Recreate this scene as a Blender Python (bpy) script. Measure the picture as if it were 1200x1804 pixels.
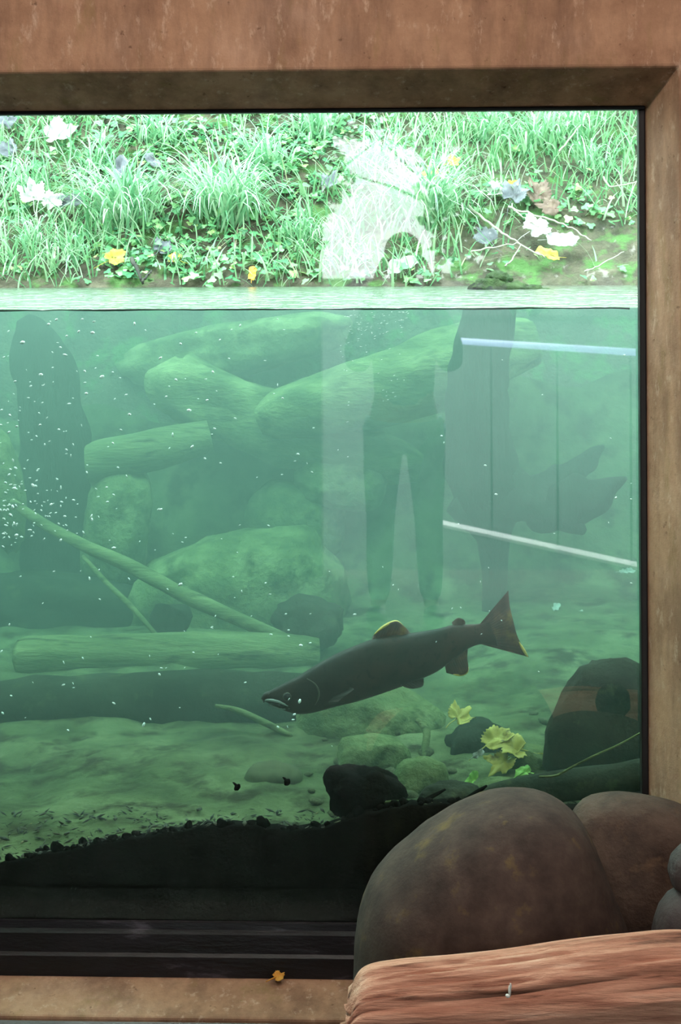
import bpy, bmesh, math, random
from mathutils import Vector, Matrix, noise, Euler

for o in list(bpy.data.objects):
    bpy.data.objects.remove(o)
sc = bpy.context.scene
col = sc.collection
random.seed(11)
PI = math.pi

# ------------------------------------------------------------------ camera
F = 2880.0                       # focal length in pixels of a 1200 x 1804 frame
CX, CY, CZ = 0.0, -3.6, 1.67     # eye, standing in the viewing room
PX, PY = 600.0, 457.0            # principal point
YAW, ROLL = math.radians(2.2), math.radians(-0.3)
RM = Matrix.Rotation(YAW, 3, 'Z') @ Matrix.Rotation(PI / 2, 3, 'X') @ Matrix.Rotation(ROLL, 3, 'Z')
cam_d = bpy.data.cameras.new('camera')
cam = bpy.data.objects.new('camera', cam_d)
col.objects.link(cam)
cam_d.sensor_fit = 'VERTICAL'
cam_d.sensor_height = 36.0
cam_d.sensor_width = 36.0 * 1200 / 1804
cam_d.lens = F / 1804.0 * 36.0
cam_d.shift_y = -(902.0 - PY) / 1804.0
cam_d.clip_start, cam_d.clip_end = 0.05, 200
cam.matrix_world = Matrix.Translation((CX, CY, CZ)) @ RM.to_4x4()
sc.camera = cam

# ------------------------------------------------------------------ sky, sun, exposure
world = bpy.data.worlds.new('overcast_sky')
sc.world = world
world.use_nodes = True
bg = world.node_tree.nodes['Background']
bg.inputs['Color'].default_value = (0.88, 1.0, 0.98, 1)
bg.inputs['Strength'].default_value = 6.8
sun_d = bpy.data.lights.new('sun', 'SUN')
sun_d.energy = 8.0
sun_d.angle = math.radians(25)
sun_d.color = (0.95, 1.0, 1.0)
sun = bpy.data.objects.new('sun', sun_d)
col.objects.link(sun)
sun.rotation_euler = (math.radians(24), math.radians(-14), 0)
sc.view_settings.view_transform = 'Standard'
sc.view_settings.look = 'None'
sc.view_settings.exposure = 0.0
sc.view_settings.gamma = 1.0
sc.view_settings.use_curve_mapping = False
FILL_POWER = 21.0                 # each of the two added ceiling fill lights, watts
FILL_TINT = (1.0, 0.87, 0.77)

ZW = 1.56                         # water level
WALL_F = -0.15                    # room-side face of the window wall
BACK_Y = -5.0

# ------------------------------------------------------------------ helpers
def ray(px, py):
    return RM @ Vector(((px - PX) / F, -(py - PY) / F, -1.0))

def at(px, py, Y):
    """point of the plane y = Y seen at a pixel of the photograph"""
    d = ray(px, py)
    t = (Y - CY) / d.y
    return Vector((CX + d.x * t, Y, CZ + d.z * t))

def ppm(Y):
    return F / (Y - CY)

def n3(x, y, z, s=1.0):
    return noise.noise(Vector((x * s, y * s, z * s)))

def fbm(x, y, z, s=1.0, o=3):
    a, t, f = 1.0, 0.0, s
    for _ in range(o):
        t += a * noise.noise(Vector((x * f, y * f, z * f)))
        a *= 0.5
        f *= 2.1
    return t

def sstep(a, b, v):
    t = max(0.0, min(1.0, (v - a) / (b - a)))
    return t * t * (3 - 2 * t)

def lerp_table(tab, x):
    if x <= tab[0][0]:
        return tab[0][1]
    for (x0, y0), (x1, y1) in zip(tab, tab[1:]):
        if x <= x1:
            return y0 + (y1 - y0) * (x - x0) / (x1 - x0)
    return tab[-1][1]

def tag(o, label=None, cat=None, group=None, kind=None):
    if label: o['label'] = label
    if cat: o['category'] = cat
    if group: o['group'] = group
    if kind: o['kind'] = kind
    return o

def link(name, me, m, parent=None, loc=None):
    o = bpy.data.objects.new(name, me)
    col.objects.link(o)
    if m is not None and len(me.materials) == 0:
        me.materials.append(m)
    if loc is not None:
        o.location = loc
    if parent is not None:
        o.parent = parent
    return o

def mesh(name, verts, faces, smooth=True):
    me = bpy.data.meshes.new(name)
    me.from_pydata([tuple(v) for v in verts], [], faces)
    bm = bmesh.new()
    bm.from_mesh(me)
    bmesh.ops.recalc_face_normals(bm, faces=bm.faces[:])
    bm.to_mesh(me)
    bm.free()
    if smooth:
        me.polygons.foreach_set('use_smooth', [True] * len(me.polygons))
    me.update()
    return me

def build(name, verts, faces, m, parent=None, loc=None, smooth=True):
    """verts in world space; origin moved to loc (in the parent's space when parented to an Empty at ploc)"""
    base = Vector(loc) if loc is not None else Vector((0, 0, 0))
    me = mesh(name, [Vector(v) - base for v in verts], faces, smooth)
    o = link(name, me, m, parent)
    o.location = base - (parent_world(parent) if parent else Vector((0, 0, 0)))
    return o

def parent_world(p):
    v = Vector((0, 0, 0))
    while p is not None:
        v += p.location
        p = p.parent
    return v

def empty(name, loc):
    o = bpy.data.objects.new(name, None)
    col.objects.link(o)
    o.location = loc
    o.empty_display_size = 0.05
    return o

def boxv(x0, x1, y0, y1, z0, z1):
    v = [(x0, y0, z0), (x1, y0, z0), (x1, y1, z0), (x0, y1, z0), (x0, y0, z1), (x1, y0, z1), (x1, y1, z1), (x0, y1, z1)]
    f = [(0, 3, 2, 1), (4, 5, 6, 7), (0, 1, 5, 4), (1, 2, 6, 5), (2, 3, 7, 6), (3, 0, 4, 7)]
    return v, f

class MB:
    def __init__(self):
        self.v, self.f = [], []
    def add(self, v, f):
        b = len(self.v)
        self.v += [tuple(p) for p in v]
        self.f += [tuple(i + b for i in q) for q in f]
        return self
    def box(self, *a):
        return self.add(*boxv(*a))

_ico = {}
def ico(sub):
    if sub not in _ico:
        bm = bmesh.new()
        bmesh.ops.create_icosphere(bm, subdivisions=sub, radius=1.0)
        bm.verts.ensure_lookup_table()
        _ico[sub] = ([v.co.copy() for v in bm.verts], [tuple(v.index for v in f.verts) for f in bm.faces])
        bm.free()
    return _ico[sub]

def rock_verts(r, seed, amp=0.18, sub=3, square=0.0, freq=1.1):
    vs, fs = ico(sub)
    out = []
    for d in vs:
        p = Vector(d)
        if square:
            k = max(abs(p.x), abs(p.y), abs(p.z))
            p = p.lerp(p / k, square)
        k = 1 + amp * fbm(d.x + seed * 7.3, d.y - seed * 3.1, d.z + seed, freq, 4) + 0.035 * n3(d.x + seed, d.y, d.z, 5)
        out.append(Vector((p.x * r[0], p.y * r[1], p.z * r[2])) * k)
    return out, fs

def rock(name, c, r, seed, m, rot=(0, 0, 0), amp=0.18, sub=3, square=0.0, parent=None, freq=1.1):
    v, f = rock_verts(r, seed, amp, sub, square, freq)
    E = Euler(rot).to_matrix()
    v = [E @ p for p in v]
    me = mesh(name, v, f)
    o = link(name, me, m, parent)
    o.location = Vector(c) - (parent_world(parent) if parent else Vector((0, 0, 0)))
    return o

def outline_rock(name, outline, Y, depth, seed, m, amp=0.02, sub=5, back=None):
    """a rock with real depth whose widest section follows an outline traced in the plane y = Y"""
    pts = [at(px, py, Y) for px, py in outline]
    n = len(pts)
    c = sum(pts, Vector((0, 0, 0))) / n
    tab = []
    for i in range(n):
        a, b = pts[i], pts[(i + 1) % n]
        for k in range(10):
            q = a.lerp(b, k / 10.0)
            tab.append((math.atan2(q.z - c.z, q.x - c.x), math.hypot(q.x - c.x, q.z - c.z)))
    tab.sort()
    tab = [(tab[-1][0] - 2 * PI, tab[-1][1])] + tab + [(tab[0][0] + 2 * PI, tab[0][1])]
    vs, fs = ico(sub)
    out = []
    for d in vs:
        th = math.atan2(d.z, d.x)
        R = (lerp_table(tab, th - 0.06) + 2 * lerp_table(tab, th) + lerp_table(tab, th + 0.06)) / 4
        s = math.hypot(d.x, d.z)
        k = 1 + amp * fbm(d.x + seed * 5, d.y, d.z - seed, 1.6, 3)
        ys = math.copysign(abs(d.y) ** 0.85, d.y)
        s = s ** 0.9
        out.append(Vector((math.cos(th) * R * s, depth * ys, math.sin(th) * R * s)) * k)
    me = mesh(name, out, fs)
    o = link(name, me, m)
    o.location = c
    return o

def tube(pts, rad, seg=12, rough=0.0, seed=0.0, squash=1.0, fs=6.0):
    """loft round sections along a path, closed ends; radii per point"""
    pts = [Vector(p) for p in pts]
    v, f = [], []
    n = len(pts)
    up = Vector((0.13, 0.2, 0.97))
    for i, p in enumerate(pts):
        t = (pts[min(i + 1, n - 1)] - pts[max(i - 1, 0)]).normalized()
        a = t.cross(up)
        if a.length < 0.2:
            a = t.cross(Vector((1, 0.1, 0)))
        a.normalize()
        b = a.cross(t).normalized()
        for k in range(seg):
            th = 2 * PI * k / seg
            r = rad[i]
            if rough:
                r *= 1 + rough * fbm(p.x * 1.0 + math.cos(th) * 0.5 + seed, p.y + math.sin(th) * 0.5, p.z + seed * 2, fs, 2)
            v.append(p + a * math.cos(th) * r + b * math.sin(th) * r * squash)
    for i in range(n - 1):
        for k in range(seg):
            k2 = (k + 1) % seg
            f.append((i * seg + k, i * seg + k2, (i + 1) * seg + k2, (i + 1) * seg + k))
    f.append(tuple(range(seg)))
    f.append(tuple((n - 1) * seg + k for k in range(seg)))
    return v, f

def spline(ctrl, n):
    """Catmull-Rom through tuples of equal length"""
    out = []
    m = len(ctrl)
    for i in range(m - 1):
        p0, p1, p2, p3 = ctrl[max(i - 1, 0)], ctrl[i], ctrl[i + 1], ctrl[min(i + 2, m - 1)]
        for k in range(n):
            t = k / n
            out.append(tuple(0.5 * (2 * b + (c - a) * t + (2 * a - 5 * b + 4 * c - d) * t * t + (3 * b - a - 3 * c + d) * t ** 3)
                             for a, b, c, d in zip(p0, p1, p2, p3)))
    out.append(tuple(ctrl[-1]))
    return out

def px_tube(ctrl, n=6, seg=12, rough=0.0, seed=0.0, squash=1.0, fs=6.0):
    """ctrl: (px, py, Y, radius in pixels) -> lofted limb"""
    s = spline(ctrl, n)
    return tube([at(a, b, c) for a, b, c, r in s], [max(r, 0.5) / ppm(c) for a, b, c, r in s], seg, rough, seed, squash, fs)

# ------------------------------------------------------------------ materials
def ramp(nt, fac, stops, interp='LINEAR'):
    r = nt.nodes.new('ShaderNodeValToRGB')
    r.color_ramp.interpolation = interp
    el = r.color_ramp.elements
    while len(el) < len(stops):
        el.new(0.5)
    for e, (p, c) in zip(el, stops):
        e.position = p
        e.color = (*c, 1) if len(c) == 3 else c
    nt.links.new(fac, r.inputs['Fac'])
    return r.outputs['Color']

def noise_node(nt, scale, detail=4, rough=0.55, stretch=None, coord='Object'):
    tc = nt.nodes.new('ShaderNodeTexCoord')
    src = tc.outputs[coord]
    if coord == 'World':
        src = tc.outputs['Object']
    if stretch:
        mp = nt.nodes.new('ShaderNodeMapping')
        mp.inputs['Scale'].default_value = stretch
        nt.links.new(src, mp.inputs['Vector'])
        src = mp.outputs['Vector']
    n = nt.nodes.new('ShaderNodeTexNoise')
    n.inputs['Scale'].default_value = scale
    n.inputs['Detail'].default_value = detail
    n.inputs['Roughness'].default_value = rough
    nt.links.new(src, n.inputs['Vector'])
    return n.outputs['Fac']

def mixc(nt, fac, a, b, mode='MIX'):
    m = nt.nodes.new('ShaderNodeMix')
    m.data_type = 'RGBA'
    m.blend_type = mode
    for s, v in ((m.inputs['Factor'], fac), (m.inputs['A'], a), (m.inputs['B'], b)):
        if isinstance(v, (int, float)):
            s.default_value = v
        elif isinstance(v, tuple):
            s.default_value = (*v, 1)
        else:
            nt.links.new(v, s)
    return m.outputs['Result']

def base_mat(name):
    m = bpy.data.materials.new(name)
    m.use_nodes = True
    nt = m.node_tree
    return m, nt, nt.nodes['Principled BSDF']

def bump(nt, b, h, strength, dist=0.01):
    n = nt.nodes.new('ShaderNodeBump')
    n.inputs['Strength'].default_value = strength
    n.inputs['Distance'].default_value = dist
    nt.links.new(h, n.inputs['Height'])
    nt.links.new(n.outputs['Normal'], b.inputs['Normal'])

def stone_mat(name, stops, scale=6, spots=None, spot_scale=14, spot_at=(0.6, 0.7), rough=0.8, bmp=0.3, bdist=0.01, stretch=None, spec=0.3):
    m, nt, b = base_mat(name)
    c = ramp(nt, noise_node(nt, scale, 6, 0.62, stretch), stops)
    if spots:
        k = ramp(nt, noise_node(nt, spot_scale, 5, 0.6, stretch), [(spot_at[0], (0, 0, 0)), (spot_at[1], (1, 1, 1))])
        c = mixc(nt, k, c, spots)
    nt.links.new(c, b.inputs['Base Color'])
    b.inputs['Roughness'].default_value = rough
    b.inputs['Specular IOR Level'].default_value = spec
    bump(nt, b, noise_node(nt, scale * 7, 5, 0.6, stretch), bmp, bdist)
    return m

def concrete_mat():
    m, nt, b = base_mat('weathered_concrete')
    c = ramp(nt, noise_node(nt, 3.6, 8, 0.70), [(0.30, (0.34, 0.178, 0.108)), (0.50, (0.53, 0.305, 0.19)), (0.72, (0.67, 0.42, 0.29))])
    streak = ramp(nt, noise_node(nt, 5, 6, 0.65, (2.4, 2.4, 0.6)), [(0.36, (0.52, 0.50, 0.52)), (0.58, (1, 1, 1))])
    c = mixc(nt, 0.8, c, streak, 'MULTIPLY')
    moss = ramp(nt, noise_node(nt, 7, 6, 0.68, (2.0, 2.0, 0.6)), [(0.56, (0, 0, 0)), (0.72, (0.55, 0.55, 0.55))])
    c = mixc(nt, moss, c, (0.29, 0.20, 0.075))
    rust = ramp(nt, noise_node(nt, 11, 6, 0.7, (1.2, 1.2, 1.0)), [(0.60, (0, 0, 0)), (0.72, (0.5, 0.5, 0.5))])
    c = mixc(nt, rust, c, (0.46, 0.23, 0.16))
    pale = ramp(nt, noise_node(nt, 24, 7, 0.72, (1.8, 1.8, 0.7)), [(0.57, (0, 0, 0)), (0.70, (0.6, 0.6, 0.6))])
    c = mixc(nt, pale, c, (0.78, 0.56, 0.42))
    pit = ramp(nt, noise_node(nt, 48, 5, 0.65), [(0.26, (0.45, 0.4, 0.38)), (0.36, (1, 1, 1))])
    c = mixc(nt, 1.0, c, pit, 'MULTIPLY')
    nt.links.new(c, b.inputs['Base Color'])
    b.inputs['Roughness'].default_value = 0.85
    b.inputs['Specular IOR Level'].default_value = 0.25
    bump(nt, b, noise_node(nt, 60, 7, 0.7), 0.4, 0.006)
    return m

def leafy_mat(name, stops, rough=0.45, trans=0.35):
    m, nt, b = base_mat(name)
    g = nt.nodes.new('ShaderNodeNewGeometry')
    c = ramp(nt, g.outputs['Random Per Island'], stops)
    nt.links.new(c, b.inputs['Base Color'])
    b.inputs['Roughness'].default_value = rough
    b.inputs['Specular IOR Level'].default_value = 0.6
    t = nt.nodes.new('ShaderNodeBsdfTranslucent')
    nt.links.new(c, t.inputs['Color'])
    mx = nt.nodes.new('ShaderNodeMixShader')
    mx.inputs['Fac'].default_value = trans
    nt.links.new(b.outputs['BSDF'], mx.inputs[1])
    nt.links.new(t.outputs['BSDF'], mx.inputs[2])
    nt.links.new(mx.outputs['Shader'], nt.nodes['Material Output'].inputs['Surface'])
    return m

def plain(name, c, rough=0.6, metal=0.0, spec=0.5):
    m, nt, b = base_mat(name)
    b.inputs['Base Color'].default_value = (*c, 1)
    b.inputs['Roughness'].default_value = rough
    b.inputs['Metallic'].default_value = metal
    b.inputs['Specular IOR Level'].default_value = spec
    return m

def fin_mat():
    m, nt, b = base_mat('fin_membrane')
    c = ramp(nt, noise_node(nt, 22, 4, 0.6), [(0.35, (0.045, 0.020, 0.018)), (0.55, (0.10, 0.035, 0.022)), (0.72, (0.22, 0.11, 0.025))])
    nt.links.new(c, b.inputs['Base Color'])
    b.inputs['Roughness'].default_value = 0.5
    return m

def glass_mat():
    """clear pane: passes what lies behind, mirrors the room faintly"""
    m = bpy.data.materials.new('viewing_glass')
    m.use_nodes = True
    nt = m.node_tree
    nt.nodes.remove(nt.nodes['Principled BSDF'])
    tr = nt.nodes.new('ShaderNodeBsdfTransparent')
    tr.inputs['Color'].default_value = (0.90, 1.0, 0.97, 1)
    gl = nt.nodes.new('ShaderNodeBsdfGlossy')
    gl.inputs['Roughness'].default_value = 0.015
    lw = nt.nodes.new('ShaderNodeLayerWeight')
    lw.inputs['Blend'].default_value = 0.5
    p = nt.nodes.new('ShaderNodeMath'); p.operation = 'POWER'
    p.inputs[1].default_value = 5
    nt.links.new(lw.outputs['Facing'], p.inputs[0])
    a = nt.nodes.new('ShaderNodeMath'); a.operation = 'MULTIPLY_ADD'
    a.inputs[1].default_value = 0.9
    a.inputs[2].default_value = 0.115
    nt.links.new(p.outputs[0], a.inputs[0])
    g = nt.nodes.new('ShaderNodeNewGeometry')
    inv = nt.nodes.new('ShaderNodeMath'); inv.operation = 'SUBTRACT'
    inv.inputs[0].default_value = 1.0
    nt.links.new(g.outputs['Backfacing'], inv.inputs[1])
    mu = nt.nodes.new('ShaderNodeMath'); mu.operation = 'MULTIPLY'
    nt.links.new(a.outputs[0], mu.inputs[0]); nt.links.new(inv.outputs[0], mu.inputs[1])
    mx = nt.nodes.new('ShaderNodeMixShader')
    nt.links.new(mu.outputs[0], mx.inputs['Fac'])
    nt.links.new(tr.outputs[0], mx.inputs[1]); nt.links.new(gl.outputs[0], mx.inputs[2])
    nt.links.new(mx.outputs[0], nt.nodes['Material Output'].inputs['Surface'])
    return m

def water_mat():
    """murky green river water; only its level top mirrors the sky and bank"""
    m = bpy.data.materials.new('river_water')
    m.use_nodes = True
    nt = m.node_tree
    nt.nodes.remove(nt.nodes['Principled BSDF'])
    out = nt.nodes['Material Output']
    tr = nt.nodes.new('ShaderNodeBsdfTransparent')
    gl = nt.nodes.new('ShaderNodeBsdfGlossy')
    gl.inputs['Roughness'].default_value = 0.18
    tc = nt.nodes.new('ShaderNodeTexCoord')
    nz = nt.nodes.new('ShaderNodeTexNoise')
    nz.inputs['Scale'].default_value = 9
    nz.inputs['Detail'].default_value = 3
    nt.links.new(tc.outputs['Object'], nz.inputs['Vector'])
    bp = nt.nodes.new('ShaderNodeBump')
    bp.inputs['Strength'].default_value = 0.7
    bp.inputs['Distance'].default_value = 0.05
    nt.links.new(nz.outputs['Fac'], bp.inputs['Height'])
    nt.links.new(bp.outputs['Normal'], gl.inputs['Normal'])
    fr = nt.nodes.new('ShaderNodeLayerWeight')
    fr.inputs['Blend'].default_value = 0.5
    p = nt.nodes.new('ShaderNodeMath'); p.operation = 'POWER'; p.inputs[1].default_value = 5
    nt.links.new(fr.outputs['Facing'], p.inputs[0])
    a = nt.nodes.new('ShaderNodeMath'); a.operation = 'MULTIPLY_ADD'
    a.inputs[1].default_value = 0.95; a.inputs[2].default_value = 0.03
    nt.links.new(p.outputs[0], a.inputs[0])
    g = nt.nodes.new('ShaderNodeNewGeometry')
    sx = nt.nodes.new('ShaderNodeSeparateXYZ')
    nt.links.new(g.outputs['True Normal'], sx.inputs[0])
    gt = nt.nodes.new('ShaderNodeMath'); gt.operation = 'GREATER_THAN'; gt.inputs[1].default_value = 0.5
    nt.links.new(sx.outputs['Z'], gt.inputs[0])
    mu = nt.nodes.new('ShaderNodeMath'); mu.operation = 'MULTIPLY'
    nt.links.new(a.outputs[0], mu.inputs[0]); nt.links.new(gt.outputs[0], mu.inputs[1])
    mx = nt.nodes.new('ShaderNodeMixShader')
    nt.links.new(mu.outputs[0], mx.inputs['Fac'])
    nt.links.new(tr.outputs[0], mx.inputs[1]); nt.links.new(gl.outputs[0], mx.inputs[2])
    nt.links.new(mx.outputs[0], out.inputs['Surface'])
    vs = nt.nodes.new('ShaderNodeVolumeScatter')
    vs.inputs['Color'].default_value = (0.60, 0.82, 0.75, 1)
    vs.inputs['Density'].default_value = WATER_SCATTER
    vs.inputs['Anisotropy'].default_value = 0.0
    va = nt.nodes.new('ShaderNodeVolumeAbsorption')
    va.inputs['Color'].default_value = (0.10, 0.50, 0.38, 1)
    va.inputs['Density'].default_value = WATER_ABSORB
    ad = nt.nodes.new('ShaderNodeAddShader')
    nt.links.new(vs.outputs[0], ad.inputs[0]); nt.links.new(va.outputs[0], ad.inputs[1])
    nt.links.new(ad.outputs[0], out.inputs['Volume'])
    return m

WATER_SCATTER = 0.155
WATER_ABSORB = 0.53

M = {}
M['concrete'] = concrete_mat()
M['room_wall'] = stone_mat('room_plaster', [(0.3, (0.07, 0.055, 0.045)), (0.7, (0.13, 0.10, 0.085))], 2)
M['floor'] = stone_mat('room_floor', [(0.3, (0.07, 0.06, 0.06)), (0.7, (0.13, 0.11, 0.10))], 5)
M['kerb'] = stone_mat('dark_kerb', [(0.3, (0.06, 0.05, 0.05)), (0.7, (0.12, 0.10, 0.10))], 7)
M['gasket'] = plain('black_gasket', (0.008, 0.005, 0.006), 0.5)
M['glass'] = glass_mat()
M['water'] = water_mat()
M['algae'] = plain('algae_line', (0.03, 0.05, 0.04), 0.8)
M['channel'] = stone_mat('scuffed_dark_metal', [(0.40, (0.004, 0.003, 0.004)), (0.60, (0.012, 0.009, 0.013)), (0.70, (0.11, 0.09, 0.115))], 4, rough=0.4, bmp=0.3, stretch=(1.0, 4, 4), spec=0.5)
M['mud'] = stone_mat('black_mud', [(0.3, (0.002, 0.0016, 0.0015)), (0.7, (0.007, 0.006, 0.005))], 12, rough=0.95, spec=0.05)
M['bed'] = stone_mat('silty_bed', [(0.30, (0.035, 0.042, 0.020)), (0.5, (0.09, 0.105, 0.048)), (0.72, (0.18, 0.195, 0.10))], 4, (0.035, 0.032, 0.016), 9, (0.50, 0.64), 0.95, 0.6, 0.02, spec=0.1)
M['bank'] = stone_mat('bank_soil', [(0.3, (0.035, 0.03, 0.024)), (0.55, (0.10, 0.085, 0.06)), (0.8, (0.20, 0.17, 0.12))], 7, (0.08, 0.16, 0.05), 9, (0.5, 0.62), 0.9, 0.8, 0.03)
M['river_rock'] = stone_mat('algae_rock', [(0.32, (0.05, 0.072, 0.03)), (0.5, (0.145, 0.172, 0.075)), (0.7, (0.28, 0.30, 0.15))], 6, (0.04, 0.055, 0.022), 7, (0.52, 0.66), 0.95, 0.6, 0.03, spec=0.1)
M['dark_rock'] = stone_mat('dark_river_rock', [(0.3, (0.012, 0.014, 0.010)), (0.7, (0.04, 0.045, 0.03))], 6, (0.07, 0.08, 0.04), 16, (0.6, 0.75), 0.95, 0.5, 0.015, spec=0.1)
M['sunk_wood'] = stone_mat('sunken_wood', [(0.3, (0.06, 0.08, 0.035)), (0.55, (0.15, 0.17, 0.08)), (0.8, (0.28, 0.29, 0.14))], 5, (0.03, 0.035, 0.018), 9, (0.55, 0.68), 0.95, 0.5, 0.02, stretch=(0.5, 3, 3), spec=0.1)
M['pale_wood'] = stone_mat('pale_sunken_log', [(0.32, (0.06, 0.085, 0.035)), (0.5, (0.16, 0.19, 0.08)), (0.7, (0.29, 0.31, 0.15))], 5, (0.045, 0.06, 0.025), 6, (0.52, 0.68), 0.95, 0.6, 0.03, stretch=(0.8, 2, 2), spec=0.1)
M['dark_wood'] = stone_mat('waterlogged_wood', [(0.3, (0.008, 0.010, 0.009)), (0.7, (0.03, 0.034, 0.026))], 5, rough=0.95, bmp=0.6, bdist=0.02, stretch=(2, 2, 0.5), spec=0.1)
M['moss'] = stone_mat('wet_moss', [(0.3, (0.02, 0.03, 0.014)), (0.7, (0.07, 0.11, 0.04))], 20, rough=0.9, bmp=0.8, bdist=0.02)
M['pebble'] = stone_mat('pebble', [(0.3, (0.05, 0.052, 0.028)), (0.7, (0.13, 0.13, 0.07))], 3, (0.03, 0.03, 0.02), 5, (0.5, 0.7), 0.95, 0.3, 0.006, spec=0.1)
M['boulder'] = stone_mat('brown_boulder', [(0.30, (0.038, 0.024, 0.020)), (0.5, (0.066, 0.042, 0.034)), (0.72, (0.10, 0.068, 0.054))], 16, (0.155, 0.105, 0.034), 15, (0.57, 0.74), 0.85, 0.35, 0.005, spec=0.22)
M['boulder2'] = stone_mat('russet_boulder', [(0.30, (0.040, 0.024, 0.018)), (0.5, (0.078, 0.047, 0.034)), (0.72, (0.125, 0.080, 0.058))], 14, (0.13, 0.075, 0.045), 24, (0.58, 0.74), 0.8, 0.5, 0.008)
M['grey_stone'] = stone_mat('grey_stone', [(0.3, (0.040, 0.030, 0.030)), (0.7, (0.085, 0.063, 0.060))], 12, rough=0.7)
M['driftwood'] = stone_mat('red_driftwood', [(0.30, (0.09, 0.035, 0.022)), (0.42, (0.50, 0.215, 0.14)), (0.55, (0.72, 0.36, 0.245)), (0.72, (0.86, 0.56, 0.42))], 5.5, (0.32, 0.125, 0.08), 4, (0.58, 0.72), 0.85, 0.8, 0.010, stretch=(0.5, 5.5, 5.5))
M['fish'] = None
M['white'] = plain('white_fleck', (0.9, 0.95, 0.95), 0.4)
M['dropping'] = plain('white_dropping', (0.75, 0.72, 0.68), 0.7)
M['grass'] = leafy_mat('grass_blade', [(0.0, (0.11, 0.28, 0.13)), (0.35, (0.22, 0.46, 0.24)), (0.7, (0.42, 0.62, 0.38)), (1.0, (0.68, 0.78, 0.62))])
M['tuft'] = leafy_mat('tuft_blade', [(0.0, (0.15, 0.36, 0.20)), (0.4, (0.34, 0.58, 0.38)), (0.8, (0.60, 0.76, 0.56)), (1.0, (0.80, 0.86, 0.74))])
M['herb'] = leafy_mat('herb_leaf', [(0.0, (0.06, 0.22, 0.11)), (0.5, (0.17, 0.42, 0.19)), (0.9, (0.32, 0.60, 0.27)), (1.0, (0.55, 0.66, 0.28))])
M['straw'] = leafy_mat('pale_straw', [(0.0, (0.5, 0.42, 0.28)), (1.0, (0.78, 0.72, 0.55))])
M['twig'] = stone_mat('pale_twig', [(0.3, (0.24, 0.22, 0.18)), (0.7, (0.40, 0.37, 0.32))], 20)
M['dark_twig'] = stone_mat('dark_twig', [(0.3, (0.03, 0.03, 0.028)), (0.7, (0.08, 0.075, 0.065))], 20)

def leaf_mat(name, a, b, edge=None):
    m = stone_mat(name, [(0.35, a), (0.65, b)], 14, edge, 12, (0.58, 0.66), 0.55, 0.2, 0.003)
    return m
M['leaf_white'] = leaf_mat('bleached_leaf', (0.30, 0.30, 0.28), (0.50, 0.50, 0.47))
M['leaf_grey'] = leaf_mat('grey_leaf', (0.085, 0.085, 0.11), (0.17, 0.17, 0.20))
M['leaf_brown'] = leaf_mat('brown_leaf', (0.10, 0.055, 0.045), (0.19, 0.12, 0.10))
M['leaf_yellow'] = leaf_mat('yellow_leaf', (0.30, 0.23, 0.04), (0.52, 0.43, 0.10), (0.16, 0.11, 0.03))
M['leaf_orange'] = leaf_mat('orange_leaf', (0.75, 0.30, 0.04), (0.80, 0.45, 0.08))
M['leaf_green'] = leaf_mat('green_leaf', (0.20, 0.45, 0.08), (0.42, 0.65, 0.16))

# ------------------------------------------------------------------ room shell
XL, XR = -3.6, 2.6              # side walls of the room
CEIL = 3.0
FR = -0.03                      # plane of the black frame
c_in = at(1137, 186, FR)        # inner splay corner
c_out = at(1198, 116, WALL_F)   # outer splay corner
ix1, iz1 = c_in.x, c_in.z
ox1, oz1 = c_out.x, c_out.z
iz0 = at(300, 1719, FR).z
oz0 = at(300, 1793, WALL_F).z
ix0 = ix1 - 3.2
ox0 = ix0 - (ox1 - ix1)

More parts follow.
